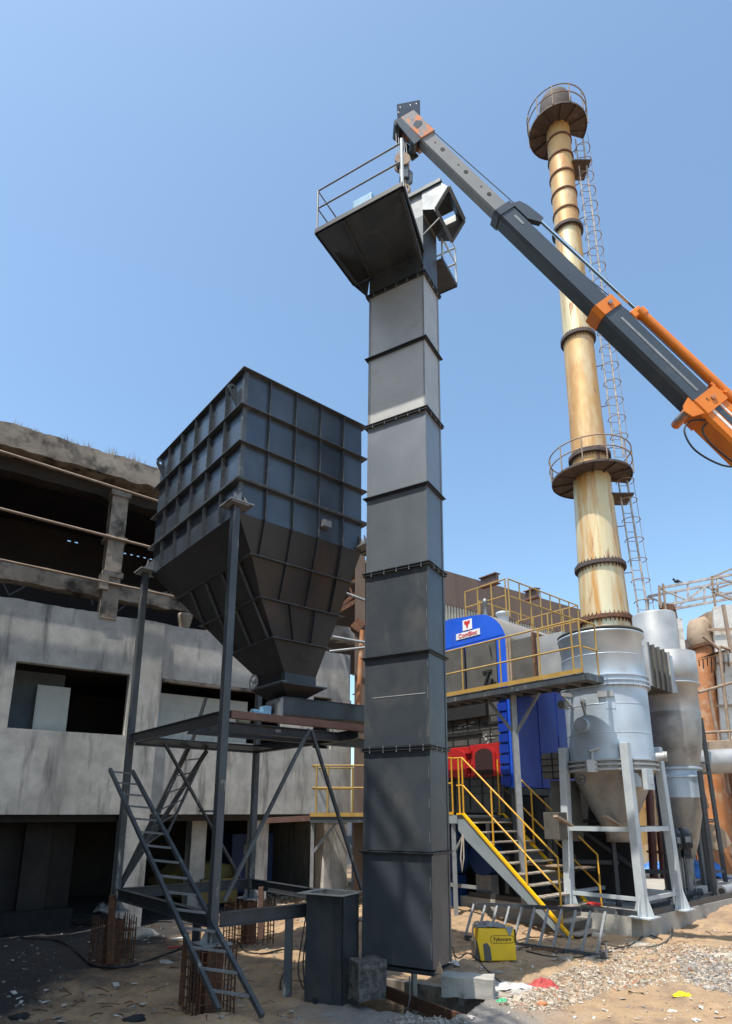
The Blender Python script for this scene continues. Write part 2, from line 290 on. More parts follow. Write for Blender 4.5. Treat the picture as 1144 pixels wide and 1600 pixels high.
def ground():
    m = MB(); xs = np.concatenate([np.linspace(-11, -4, 70), np.linspace(-3.95, 3, 150), np.linspace(3.05, 13, 110)])
    ys = np.concatenate([np.linspace(5.5, 8.2, 25), np.linspace(8.24, 13, 130), np.linspace(13.06, 24, 110)])
    nx, ny = len(xs), len(ys)
    vs = [(x, y, gz(x, y) * min(1, (x + 11) * 3, (13 - x) * 3, (y - 5.5) * 3, (24 - y) * 3)) for y in ys for x in xs]
    m.add(vs, [(j * nx + i, j * nx + i + 1, (j + 1) * nx + i + 1, (j + 1) * nx + i) for j in range(ny - 1) for i in range(nx - 1)], True)
    g = 700
    o = [(-g, -g, 0), (g, -g, 0), (g, g, 0), (-g, g, 0), (-11, 5.5, 0), (13, 5.5, 0), (13, 24, 0), (-11, 24, 0)]
    m.add(o, [(0, 1, 5, 4), (1, 2, 6, 5), (2, 3, 7, 6), (3, 0, 4, 7)])
    gm = mat('sandy_site_ground', (.42, .29, .17), (.31, .205, .12), rough=.97, scale=1.1, bump=.10, bscale=16, c3=(.17, .125, .095), s3=1.7, lo3=.5, hi3=.72)
    t = gm.node_tree; N = t.nodes; b = N['Principled BSDF']; old = b.inputs['Base Color'].links[0].from_socket
    geo = N.new('ShaderNodeNewGeometry'); sx = N.new('ShaderNodeSeparateXYZ'); t.links.new(geo.outputs['Position'], sx.inputs[0])
    def ma(op, a, bb):
        n = N.new('ShaderNodeMath'); n.operation = op
        for i, v in ((0, a), (1, bb)):
            if isinstance(v, (int, float)): n.inputs[i].default_value = v
            else: t.links.new(v, n.inputs[i])
        return n.outputs[0]
    nz = N.new('ShaderNodeTexNoise'); nz.inputs['Scale'].default_value = 1.1; nz.inputs['Detail'].default_value = 7; nz.inputs['Roughness'].default_value = .7
    t.links.new(geo.outputs['Position'], nz.inputs['Vector'])
    # coal dust spread over the left of the yard: x + .35 y measured from a diagonal
    dd = ma('ADD', ma('MULTIPLY', sx.outputs[0], -1), ma('MULTIPLY', sx.outputs[1], .17))
    dd = ma('ADD', dd, ma('MULTIPLY', ma('SUBTRACT', nz.outputs['Fac'], .5), 3.4))
    mr = N.new('ShaderNodeMapRange'); mr.inputs['From Min'].default_value = 4.9; mr.inputs['From Max'].default_value = 6.6; t.links.new(dd, mr.inputs['Value'])
    mx = N.new('ShaderNodeMix'); mx.data_type = 'RGBA'; t.links.new(mr.outputs[0], mx.inputs[0]); t.links.new(old, mx.inputs[6]); mx.inputs[7].default_value = (.028, .026, .027, 1)
    # grey cement dust around the pit
    vd = N.new('ShaderNodeVectorMath'); vd.operation = 'DISTANCE'; t.links.new(geo.outputs['Position'], vd.inputs[0]); vd.inputs[1].default_value = (.7, 8.9, 0)
    d2 = ma('ADD', vd.outputs['Value'], ma('MULTIPLY', ma('SUBTRACT', nz.outputs['Fac'], .5), 2.2))
    mr2 = N.new('ShaderNodeMapRange'); mr2.inputs['From Min'].default_value = 2.0; mr2.inputs['From Max'].default_value = 1.0; t.links.new(d2, mr2.inputs['Value'])
    mx2 = N.new('ShaderNodeMix'); mx2.data_type = 'RGBA'; t.links.new(mr2.outputs[0], mx2.inputs[0]); t.links.new(mx.outputs[2], mx2.inputs[6]); mx2.inputs[7].default_value = (.20, .19, .18, 1)
    t.links.new(mx2.outputs[2], b.inputs['Base Color'])
    tag(m.build('ground', gm), kind='structure')
ground()
# ================================================================== LEFT CONCRETE BUILDING
G = A3(.817, .577, 0); GN = A3(-.577, .817, 0); P0 = A3(-5.5, 15, 0)
def BD(g, o, z): return P0 + G * g + GN * o + A3(0, 0, z)
def building():
    t = thing('concrete_building', 'soot-stained derelict concrete building with open bays behind the hopper', 'building', BD(0, 0, 0))
    def w(name, m, *boxes, **k):
        mb = MB()
        for b in boxes: mb.fr(BD, *b)
        return mb.build(name, m, t, **k)
    def rough_band(g0, g1, z0, z1, o0, o1, amp, seed, bot=False, step=.12):
        mb = MB(); n = int((g1 - g0) / step); vs = []
        for i in range(n + 1):
            g = g0 + (g1 - g0) * i / n
            dz = amp * mnoise.fractal(Vector((g * 1.7, seed, 0)), 1, 2, 4) + amp * .5 * mnoise.noise(Vector((g * 9, seed, 4)))
            db = amp * 1.1 * mnoise.fractal(Vector((g * 2.3, seed, 9)), 1, 2, 4) if bot else 0
            vs += [BD(g, o0, z0 + db), BD(g, o1, z0 + db), BD(g, o1, z1 + dz), BD(g, o0, z1 + dz)]
        fs = [(0, 1, 2, 3), (4 * n + 3, 4 * n + 2, 4 * n + 1, 4 * n)]
        for i in range(n):
            a = 4 * i
            for q in range(4): fs.append((a + q, a + 4 + q, a + 4 + (q + 1) % 4, a + (q + 1) % 4))
        mb.add(vs, fs); return mb
    rough_band(-12, 6.15, 5.73, 7.12, 0, .22, .03, 1.3).build('parapet_wall', M['conc'], t)
    w('sill_wall', M['conc'], (-12, 6.2, 0, .22, 2.46, 4.26))
    w('window_pier', M['conc'], (-12, -2.65, .002, .22, 4.26, 5.73)); w('window_pier', M['conc'], (-.22, .55, .002, .22, 4.26, 5.73))
    w('window_pier', M['conc'], (3.9, 4.9, .002, .22, 4.26, 5.73)); w('window_pier', M['conc'], (5.5, 6.2, .002, .22, 4.26, 5.73))
    # pilaster with leaking streaks and the ground floor columns
    for g0, g1, o0, o1, zt in ((-.12, .5, -.07, .3, 7.05), (3.3, 3.75, .25, .6, 2.46), (5.35, 6.1, .03, .5, 2.46), (-4.6, -4.1, .1, .6, 2.46), (1.9, 2.3, .9, 1.3, 2.46)):
        w('column', M['conc'], (g0, g1, o0, o1, -.1, zt))
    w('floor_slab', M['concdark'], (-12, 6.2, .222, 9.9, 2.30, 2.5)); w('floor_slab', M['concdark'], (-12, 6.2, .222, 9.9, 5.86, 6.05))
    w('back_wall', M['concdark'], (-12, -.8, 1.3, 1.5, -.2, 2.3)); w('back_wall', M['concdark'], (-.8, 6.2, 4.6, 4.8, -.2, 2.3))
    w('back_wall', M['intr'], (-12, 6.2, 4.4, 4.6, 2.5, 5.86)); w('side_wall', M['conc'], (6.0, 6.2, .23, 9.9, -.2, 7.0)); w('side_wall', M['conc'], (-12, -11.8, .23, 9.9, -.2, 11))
    w('wall_buttress', M['concdark'], (-1.9, -1.35, 1.0, 1.3, -.2, 2.3)); w('ash_ledge', M['coal'], (-12, -.8, .7, 1.3, -.2, .42))
    # upper storey
    for g0 in (-1.05, -6.2, 4.0):
        w('upper_column', M['concwarm'], (g0, g0 + .38, -.05, .35, 7.0, 10.35))
        w('column_corbel', M['concwarm'], (g0 - .07, g0 + .45, -.11, .40, 9.02, 9.12), (g0 - .05, g0 + .43, -.09, .38, 8.06, 8.2), (g0 - .1, g0 + .1, -.12, .1, 7.7, 8.06), (g0 - .04, g0 + .44, -.08, .36, 10.22, 10.36))
    rough_band(-12, 4.9, 10.62, 11.2, -.25, .3, .05, 5.1, True, .1).build('roof_beam', M['concwarm'], t)
    rough_band(-12, 4.9, 10.28, 10.9, .31, .75, .05, 3.3, True, .1).build('roof_beam', M['concdark'], t)  # inner beam darkened, the soffit's shade put into its colour
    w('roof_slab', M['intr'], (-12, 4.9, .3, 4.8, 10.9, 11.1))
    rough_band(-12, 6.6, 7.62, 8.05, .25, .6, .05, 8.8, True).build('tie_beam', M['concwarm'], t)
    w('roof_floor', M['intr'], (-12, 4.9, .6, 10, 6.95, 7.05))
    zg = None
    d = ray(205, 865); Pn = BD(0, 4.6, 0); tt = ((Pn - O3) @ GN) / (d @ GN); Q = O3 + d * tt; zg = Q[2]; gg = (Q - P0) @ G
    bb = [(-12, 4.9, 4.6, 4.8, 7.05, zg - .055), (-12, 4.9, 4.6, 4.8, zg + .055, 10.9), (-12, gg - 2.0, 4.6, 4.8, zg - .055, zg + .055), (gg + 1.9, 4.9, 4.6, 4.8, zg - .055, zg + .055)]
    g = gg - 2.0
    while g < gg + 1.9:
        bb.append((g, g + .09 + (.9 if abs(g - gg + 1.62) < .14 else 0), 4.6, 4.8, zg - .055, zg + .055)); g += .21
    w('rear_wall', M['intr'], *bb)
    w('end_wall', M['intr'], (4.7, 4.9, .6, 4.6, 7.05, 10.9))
    for k, g in enumerate((1.05, 1.75, 2.45)):      # stub bars standing on the parapet
        MB().lathe(BD(g, .12, 0), [(.12, 7.1), (.17, 7.3), (.2, 7.42), (.2, 7.5), (.0, 7.5)], 10).build('pipe_stub', M['concwarm'], t)
    for nm, z0, z1, r in (('facade_pipe', 10.38, 10.22, .035), ('facade_pipe', 9.02, 8.93, .035), ('facade_pipe', 7.93, 7.86, .03)):
        pts = [BD(g, -.33 if z0 > 8 else -.1, z0 + (z1 - z0) * (g + 3.5) / 3.6) for g in (-12, -3.5, 0, 4.5)]
        MB().tube(pts, r, 6).build(nm, M['scaf'], t)
    for (a, b) in (((0, 900), (14, 930)), ((14, 930), (66, 902)), ((140, 915), (145, 945)), ((180, 958), (213, 932)), ((213, 932), (262, 925))):
        MB().tube([at(*a, 14.3 + a[0] * .009), at(*b, 14.3 + b[0] * .009)], .016, 5).build('loose_rod', M['grey'], t)
    w('hanging_notch', M['concdark'], (4.95, 5.75, -.012, .0, 5.30, 5.46))
    w('window_lintel_strip', M['concwarm'], (.55, 3.9, .004, .2, 5.66, 5.727))  # browner concrete strip along the window head
    return t
building()
# dry grass on the roof edge
gr = MB()
for k in range(420):
    c = random.choice([-3.3, -2.9, -2.2, -1.75, -1.2, -.75, -.6, .0]) if random.random() < .65 else random.uniform(-6, 1)
    g = c + random.gauss(0, .09); h = random.uniform(.05, .3) * (1.3 if c in (-1.2, -.75) else .8)
    p = BD(g, random.uniform(-.2, .1), 11.18); q = p + A3(random.gauss(0, .07), random.gauss(0, .07), h); e = A3(.008, 0, 0)
    gr.add([p - e, p + e, q], [(0, 1, 2)])
tag(gr.build('roof_grass', M['dry']), 'wispy dry grass growing along the broken roof edge', 'grass', kind='stuff')
# things inside the openings
def cabinet(name, label, cat, g0, g1, o0, z1, m, parts=True, group=None):
    t = thing(name, label, cat, BD((g0 + g1) / 2, o0, 2.5), group)
    MB().fr(BD, g0, g1, o0, o0 + .4, 2.5, z1).build('cabinet_body', m, t)
    if parts: MB().fr(BD, g0 + .03, g1 - .03, o0 - .012, o0 - .001, 2.55, z1 - .04).build('cabinet_door', m, t)
    return t
cabinet('electrical_cabinet', 'tall pale green cabinet standing in the left window opening', 'cabinet', -2.1, -1.4, .55, 5.35, M['cab'])
cabinet('partition_panel', 'dim blue-grey partition behind the cabinet in the left opening', 'panel', -2.75, -1.35, 1.7, 5.95, M['cabblue'], False)
c2 = thing('wall_cabinet', 'long pale panelled cabinet in the right window opening', 'cabinet', BD(1.9, .5, 2.5))
MB().fr(BD, .45, 3.1, .5, .8, 2.5, 5.45).build('cabinet_body', M['cab'], c2)
for g in (.55, 1.35, 2.15):
    MB().fr(BD, g, g + .76, .485, .499, 2.55, 4.98).build('cabinet_door', M['cab'], c2)
MB().fr(BD, .5, 3.05, .488, .499, 5.02, 5.42).build('top_panel', M['cab'], c2)
t = thing('blue_machine', 'dark blue machine standing in shade under the building', 'machine', BD(4.3, 2.6, 0))
MB().fr(BD, 3.6, 4.9, 2.2, 3.2, .3, 1.9).build('machine_body', M['fan'], t); MB().fr(BD, 3.95, 4.2, 2.17, 2.199, 1.35, 1.6).build('nameplate', M['grey'], t)
def lump(c, sx, sy, sz, m, name, seed=0, amp=.25, n=10, fs=1.2, parent=None):
    mb = MB(); vs = []; fa = []
    for j in range(n + 1):
        ph = math.pi * j / n
        for i in range(2 * n):
            th = math.pi * i / n; d = A3(math.sin(ph) * math.cos(th), math.sin(ph) * math.sin(th), math.cos(ph))
            k = 1 + amp * mnoise.fractal(Vector(tuple(d * fs + seed)), 1, 2, 4)
            vs.append(A3(*c) + d * A3(sx, sy, sz) * k)
    for j in range(n):
        for i in range(2 * n): fa.append((j * 2 * n + i, j * 2 * n + (i + 1) % (2 * n), (j + 1) * 2 * n + (i + 1) % (2 * n), (j + 1) * 2 * n + i))
    mb.add(vs, fa, True); return mb
tag(lump((0, 0, 0), 1.1, .6, .55, M['sack'], '', 3, .35).build('sack_heap', M['sack'], loc=(0, 0, 0)), 'heap of dusty yellow sacking under the building', 'sacks').location = tuple(BD(2.4, 1.9, .75))
tag(MB().box((0, 0, 0), G, GN, (0, 0, 1), .5, .3, .3).build('yellow_crate', M['sack'], loc=(0, 0, 0), bevel=.01), 'dusty yellow crate beside the sack heap under the building', 'crate').location = tuple(BD(2.7, 1.1, .55))
# tall rusty column and steelwork at the right end of the building
t = thing('rusty_column', 'tall rusty brown column between the concrete building and the elevator', 'column', at(560, 1385, 18))
def y18(px, py, y=18.0): return at(px, py, y)
MB().bar(y18(561, 1400), y18(563, 868), .34, .3).build('column_shaft', mat('stained_column', (.16, .12, .095), (.10, .07, .055), rough=.9, scale=2, stretch=(1, 1, .2)), t)
for a, b, w_ in (((522, 928), (560, 905), .1), ((535, 945), (560, 925), .1), ((520, 960), (560, 938), .12), ((530, 920), (540, 950), .06), ((545, 912), (552, 935), .06)):
    MB().bar(y18(*a), y18(*b), w_, w_).build('truss_member', M['rust'], t)
MB().bar(y18(554, 975), y18(566, 985), .5, .35).build('bracket', M['rust'], t)
tag(MB().tube([at(559, 1125, 17.5), at(562, 1060, 17.5), at(566, 985, 17.6)], .07, 8).build('copper_pipe', M['orustr']), 'orange-brown pipe rising beside the rusty column', 'pipe')
for k, (a, b, lb) in enumerate((((515, 917), (570, 938), 'thin steel pipe highest of three beside the hopper'), ((520, 995), (570, 1004), 'thin steel pipe just above the broken beam beside the hopper'), ((515, 1018), (570, 1012), 'thin slack pipe lowest of three beside the hopper'))):
    tag(MB().tube([at(*a, 17), at(*b, 17)], .04, 6).build('pipe', M['grey']), lb, 'pipe', 'pipes beside the hopper')
# ================================================================== BROWN SHED BEHIND THE BOILER
def SH(g, o, z): return P0 + G * g + GN * (14 + o) + A3(0, 0, z)
t = thing('brown_shed', 'large brown sheet-clad shed behind the blue boiler', 'shed', SH(26, 0, 0))
MB().fr(SH, 17.6, 60, 0, .3, 15.9, 18.26).build('fascia_cladding', M['shed'], t)
mb = MB()
for i in range(120): mb.fr(SH, 20.5 + i * .26, 20.5 + i * .26 + .15, .05, .3, 13.9, 15.9)
mb.fr(SH, 20.4, 52, .2, .35, 13.9, 15.9); mb.build('corrugated_strip', M['corr'], t)
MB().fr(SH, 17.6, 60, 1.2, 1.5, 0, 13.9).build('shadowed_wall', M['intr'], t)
MB().fr(SH, 17.6, 60, .3, 30, 18.0, 18.2).build('roof', M['shed'], t)
MB().fr(SH, 59.7, 60, .3, 30, 0, 18).build('end_wall', M['shed'], t)
for k, (a, b, c_, d_) in enumerate(((752, 912, 778, 903), (822, 932, 841, 926))):
    q0 = at(a, b, 30.2 + k * 2.2); q1 = at(c_, d_, 29.2 + k * 2.2)
    MB().bar(q0, q1, .1, .5).bar(q0 + A3(0, 0, .25), q1 + A3(0, 0, .25), .35, .05).bar(q0 - A3(0, 0, .25), q1 - A3(0, 0, .25), .35, .05).build('beam_stub', M['primer'], t)
# ================================================================== HOPPER
K = 1.35; yw = .693
HR = A3(math.cos(yw), math.sin(yw), 0); HL = A3(-HR[1], HR[0], 0); HN = A3(-1.495 * K, 6.66 * K, 0); WL, WR = 3.645, 2.62
def HP(r, l, z): return HN + HR * r + HL * l + A3(0, 0, z)
hop = thing('storage_hopper', 'big dark ribbed steel storage hopper raised on posts', 'hopper', HP(WR / 2, WL / 2, 7.1))
o_ = .06
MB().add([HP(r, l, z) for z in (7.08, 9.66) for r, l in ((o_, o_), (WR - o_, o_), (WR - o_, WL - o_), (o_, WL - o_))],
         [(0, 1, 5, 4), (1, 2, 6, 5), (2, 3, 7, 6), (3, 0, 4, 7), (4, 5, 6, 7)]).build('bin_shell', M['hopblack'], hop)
RZ = [9.66, 8.975, 8.295, 7.63]
def hring(r0, r1, l0, l1, z, w, t_, nm, m):
    mb = MB()
    mb.fr(HP, r0, r1, l0, l0 + w, z - t_, z).fr(HP, r0, r1, l1 - w, l1, z - t_, z).fr(HP, r0, r0 + w, l0 + w, l1 - w, z - t_, z).fr(HP, r1 - w, r1, l0 + w, l1 - w, z - t_, z)
    return mb.build(nm, m, hop)
for i, z in enumerate(RZ):
    e = .0 if i else -.01
    hring(-e - .03, WR + .03, -.03, WL + .03, z, .09, .011 if i != 3 else .015, 'ring_stiffener', M['rib'])
    if i == 3: hring(-.03, WR + .03, -.03, WL + .03, z + .028, .10, .018, 'joint_flange', M['rib'])
segs = [(9.644, 8.975), (8.959, 8.295), (8.279, 7.658), (7.61, 7.08)]
for side in range(4):
    nr = 5 if side % 2 == 0 else 6          # right/left-hand faces
    for k in range(1, nr):
        mb = MB(); f = k / nr
        for z1, z0 in segs:
            if side == 0: mb.fr(HP, WR * f - .004, WR * f + .004, -.01, .058, z0, z1)
            if side == 1: mb.fr(HP, -.01, .058, WL * f - .004, WL * f + .004, z0, z1)
            if side == 2: mb.fr(HP, WR * f - .006, WR * f + .006, WL - .058, WL + .01, z0, z1)
            if side == 3: mb.fr(HP, WR - .058, WR + .01, WL * f - .006, WL * f + .006, z0, z1)
            zz = z0 + .1
            while side < 2 and zz < z1 - .1:        # chalky weld tacks
                if side == 0: mb.fr(HP, WR * f - .016, WR * f - .006, .044, .058, zz, zz + .07)
                else: mb.fr(HP, .044, .058, WL * f - .016, WL * f - .006, zz, zz + .07)
                zz += .3
        mb.build('rib', M['rib'], hop)
MB().fr(HP, .045, .06, .045, .12, 7.08, 9.64).fr(HP, .06, .12, .045, .06, 7.08, 9.64).build('corner_angle', M['rib'], hop)
# cone: z, r0, r1, l0, l1 of each level
LV = [(7.08, .06, WR - .06, .06, WL - .06), (6.5, .42, 2.42, .21, 3.05), (5.9, .73, 2.33, .40, 2.49), (5.3, 1.06, 2.14, .50, 1.97), (4.77, 1.34, 1.98, .58, 1.42)]
def lvl(i, f=0, j=None):
    a = LV[i]; b = LV[j] if j is not None else a
    return [a[k] + (b[k] - a[k]) * f for k in range(5)]
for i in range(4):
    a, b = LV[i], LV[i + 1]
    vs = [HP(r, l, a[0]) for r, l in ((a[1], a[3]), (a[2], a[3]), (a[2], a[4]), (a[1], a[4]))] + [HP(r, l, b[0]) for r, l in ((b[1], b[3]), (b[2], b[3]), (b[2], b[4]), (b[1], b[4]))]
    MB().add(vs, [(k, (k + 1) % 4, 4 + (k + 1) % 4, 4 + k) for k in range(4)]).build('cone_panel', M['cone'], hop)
for i in (1, 2, 3):
    a = LV[i]; hring(a[1] - .07, a[2] + .07, a[3] - .07, a[4] + .07, a[0], .07, .012, 'cone_ring', M['rib'])
for i in range(3):
    a, b = LV[i], LV[i + 1]
    for f in (.2, .4, .6, .8) if i < 2 else (.33, .66):
        # right-hand face ribs, bent over the cone
        rr = lambda q, f=f: q[1] + (q[2] - q[1]) * f
        if i == 0: ra, rb = WR * f, WR * f
        elif i == 1: ra, rb = WR * f, WR * f
        else: ra, rb = rr(a), rr(b)
        if b[1] + .05 < rb < b[2] - .03 or i == 0 or True:
            if not (b[1] - .01 < rb < b[2]): continue
            p, q = HP(ra, a[3] - .03, a[0]), HP(rb, b[3] - .03, b[0])
            MB().bar(p, q, .008, .05, up=-HL).build('cone_rib', M['ring'], hop)
    for f in (.167, .333, .5, .667, .833):
        la, lb = (WL * f, WL * f)
        if not (b[3] < lb < b[4]):
            # rib running out at the hip: stop it where the face ends
            if i > 0 and a[3] < la < a[4]:
                s_ = ((a[4] - la) / ((a[4] - b[4]) or 1)) if lb > b[4] else ((la - a[3]) / ((b[3] - a[3]) or 1))
                s_ = max(.15, min(1, s_)); lb = la; q = HP(a[1] + (b[1] - a[1]) * s_ - .03, lb, a[0] + (b[0] - a[0]) * s_)
                MB().bar(HP(a[1] - .03, la, a[0]), q, .008, .05, up=-HR).build('cone_rib', M['rib'], hop)
            continue
        if i == 0: continue
        MB().bar(HP(a[1] - .03, la, a[0]), HP(b[1] - .03, lb, b[0]), .008, .05, up=-HR).build('cone_rib', M['rib'], hop)
def outlet():
    b = LV[4]; t = MB().fr(HP, b[1], b[2], b[3], b[4], 4.62, 4.77).build('outlet_neck', M['black'], hop)
    sl = MB().fr(HP, 1.26, 1.36, .52, 1.42, 4.60, 4.62).build('slide_gate', M['bright'], t)
    MB().fr(HP, 1.30, 1.33, .6, 1.36, 4.63, 4.75).build('gate_slot', M['dkband'], t)
    # hand wheel on the left side
    c = HP(1.28, 1.5, 4.73); mb = MB(); ax = -HR; r_, u_ = HL, A3(0, 0, 1)
    mb.tube([c + (r_ * math.cos(k * math.pi / 8) + u_ * math.sin(k * math.pi / 8)) * .13 for k in range(17)], .017, 6, cap=False)
    for k in range(3):
        d = (r_ * math.cos(k * 2.09 + .5) + u_ * math.sin(k * 2.09 + .5)) * .13; mb.tube([c, c + d], .012, 5)
    mb.tube([c, c + HR * .2], .018, 6); mb.build('hand_wheel', M['chalk'], t)
    # lower flange plate and transition
    MB().fr(HP, 1.22, 2.12, .44, 1.46, 4.56, 4.585).build('outlet_flange', M['black'], hop)
    a = (1.23, 2.10, .46, 1.44); q = (1.5, 1.82, .72, 1.25)
    vs = [HP(r, l, 4.56) for r, l in ((a[0], a[2]), (a[1], a[2]), (a[1], a[3]), (a[0], a[3]))] + [HP(r, l, 4.36) for r, l in ((q[0], q[2]), (q[1], q[2]), (q[1], q[3]), (q[0], q[3]))]
    MB().add(vs, [(k, (k + 1) % 4, 4 + (k + 1) % 4, 4 + k) for k in range(4)]).build('outlet_chute', M['cone'], hop)
outlet()
# lifting lugs (ear plates with a hole), support brackets, hatch box
def ear(p, out, up, s, nm, parent, m, th=.02):
    out = nrm(out); up = nrm(up); side = np.cross(out, up); poly = []; hole = []
    for k in range(13):
        a = -.6 + (math.pi + .9) * k / 12; poly.append(p + out * (s * .55 + s * .5 * math.cos(a)) + up * (s * .9 + s * .5 * math.sin(a)))
    outer = poly + [p + up * s * .75, p - up * s * .9]
    c = p + out * s * .52 + up * s * .95; n = len(outer)
    inner = []
    for v in outer: d = nrm(v - c); inner.append(c + d * s * .2)
    vs = [];
    for q in (side * th / 2, -side * th / 2): vs += [v + q for v in outer] + [v + q for v in inner]
    fs = []
    for k in range(n):
        j = (k + 1) % n
        fs += [(k, j, n + j, n + k), (2 * n + k, 3 * n + k, 3 * n + j, 2 * n + j), (k, 2 * n + k, 2 * n + j, j), (n + k, n + j, 3 * n + j, 3 * n + k)]
    return MB().add(vs, fs).build(nm, m, parent)
ear(HP(.05, .30, 9.25), -HR, A3(0, 0, 1), .17, 'lifting_lug', hop, M['rib'])
ear(HP(.05, 3.35, 9.25), -HR, A3(0, 0, 1), .17, 'lifting_lug', hop, M['rib'])
ear(HP(.3, WL - .05, 9.25), HL, A3(0, 0, 1), .17, 'lifting_lug', hop, M['rib'])
ear(HP(WR - .05, .3, 9.25), HR, A3(0, 0, 1), .17, 'lifting_lug', hop, M['rib'])
MB().fr(HP, 1.62, 1.78, -.08, .04, 7.28, 7.40).build('inspection_box', M['weld'], hop)
for (r, l, dr, dl) in ((.0, .0, -1, -1), (0, WL, -1, 1), (WR, 0, 1, -1), (WR, WL, 1, 1)):
    c = HP(r, l, 7.14); t_ = MB().box(c, HR, HL, (0, 0, 1), .2, .2, .012).build('bearing_bracket', M['grey'], hop)
    for s1, s2 in ((-.13, 0), (.02, 0)):
        g0 = HP(r - dr * .1 + s1 * -dr, l + dl * .14, 7.155); 
        MB().prism([g0, g0 - HL * dl * .2 , g0 - HL * dl * .2 + A3(0, 0, .24)], HR * .02).build('gusset', M['grey'], t_)
        g0 = HP(r + dr * .14, l - dl * .1 + s1 * -dl, 7.155)
        MB().prism([g0, g0 - HR * dr * .2, g0 - HR * dr * .2 + A3(0, 0, .24)], HL * .02).build('gusset', M['grey'], t_)
txt('Gold', .13, HP(1.72, .482, 5.06), HR, (LV[3][3] - LV[4][3]) * HL * 0 + A3(0, 0, 1) + HL * -.12, mat('faint_chalk', (.075, .075, .08), rough=.9), 'chalk_writing', hop, .001)
# ---------------------------------------------------------------- support frame
fr_ = thing('hopper_support_frame', 'dark steel post-and-beam frame carrying the hopper', 'steel frame', HP(WR / 2, WL / 2, .83))
def post(r, l, z0, z1, lean=(0, 0)):
    mb = MB(); c0 = HP(r, l, z0); c1 = HP(r, l, z1); mb.box((c0 + c1) / 2, HR, HL, (0, 0, 1), .058, .058, (z1 - z0) / 2)
    t = mb.build('post', M['postgrey'], fr_, bevel=.008)
    MB().box(HP(r, l, z0 + .012), HR, HL, (0, 0, 1), .2, .2, .012).build('base_plate', M['grey'], t)
    MB().box(HP(r, l, z1 - .012), HR, HL, (0, 0, 1), .15, .15, .012).build('cap_plate', M['grey'], t)
    for s in (-1, 1): MB().prism([HP(r + s * .059, l, z0 + .025), HP(r + s * .18, l, z0 + .025), HP(r + s * .059, l, z0 + .22)], HL * .012).build('base_gusset', M['grey'], t)
for r, l in ((-.03, -.03), (-.03, WL + .03), (WR + .17, .05), (WR + .03, WL + .03)): post(r, l, .83, 7.13)
MB().box(HP(-.06, .17, 2.52), HL, HR, (0, 0, 1), .17, .09, .012).build('beam_seat', M['black2'], fr_)
def ibeam(p, q, h, w, nm, m, parent, t_=.012):
    mb = MB(); dz = A3(0, 0, 1)
    mb.bar(p, q, .01, h - .002, up=dz); mb.bar(A3(*p) + dz * (h / 2), A3(*q) + dz * (h / 2), w, t_, up=dz); mb.bar(A3(*p) - dz * (h / 2), A3(*q) - dz * (h / 2), w, t_, up=dz)
    return mb.build(nm, m, parent)
# working level at z 3.88 and tie level at z 1.12
ibeam(HP(-.03, .06, 3.83), HP(-.03, WL - .06, 3.83), .15, .10, 'platform_beam', M['black2'], fr_)
MB().bar(HP(.06, -.03, 3.87), HP(4.0, -.03, 3.87), .10, .11, up=(0, 0, 1)).build('platform_beam', M['primer'], fr_)
ibeam(HP(.06, WL, 3.80), HP(WR, WL, 3.80), .15, .12, 'platform_beam', M['black2'], fr_)
ibeam(HP(WR, .2, 3.80), HP(WR, WL, 3.80), .15, .12, 'platform_beam', M['black2'], fr_)
ibeam(HP(.06, 1.35, 3.80), HP(WR + 1.4, 1.35, 3.80), .15, .12, 'platform_beam', M['black2'], fr_)
ibeam(HP(.06, .62, 3.78), HP(WR - .06, .62, 3.78), .14, .12, 'platform_beam', M['black2'], fr_)
MB().fr(HP, .06, WR, 2.75, WL - .08, 3.745, 3.76).build('platform_plate', M['black'], fr_)
for a, b in (((-.03, .07), (-.03, WL - .07)), ((.07, -.03), (2.1, -.03)), ((.07, WL), (WR - .06, WL)), ((WR, .2), (WR, WL - .06))):
    ibeam(HP(*a, 1.12), HP(*b, 1.12), .17, .10, 'tie_beam', M['black2'], fr_)
MB().bar(HP(1.17, -.03, -.25), HP(1.17, -.03, 1.03), .11, .11).build('short_post', M['postgrey'], fr_)
MB().bar(HP(.03, .55, -.1), HP(.03, .55, 1.03), .10, .10).build('short_post', M['ring'], fr_)
def brace(a, b, m=None, w=.046): MB().bar(a, b, w, w).build('brace', m or M['postgrey'], fr_)
brace(HP(1.42, -.06, 3.76), HP(.1, -.06, 1.35)); brace(HP(1.46, -.06, 3.76), HP(2.5, -.06, 1.3))
brace(HP(WR * .9, WL - .05, 1.25), HP(.25, WL - .9, 3.7), w=.045); brace(HP(.05, WL, 1.3), HP(1.5, WL, 3.7), M['ring'], .07)
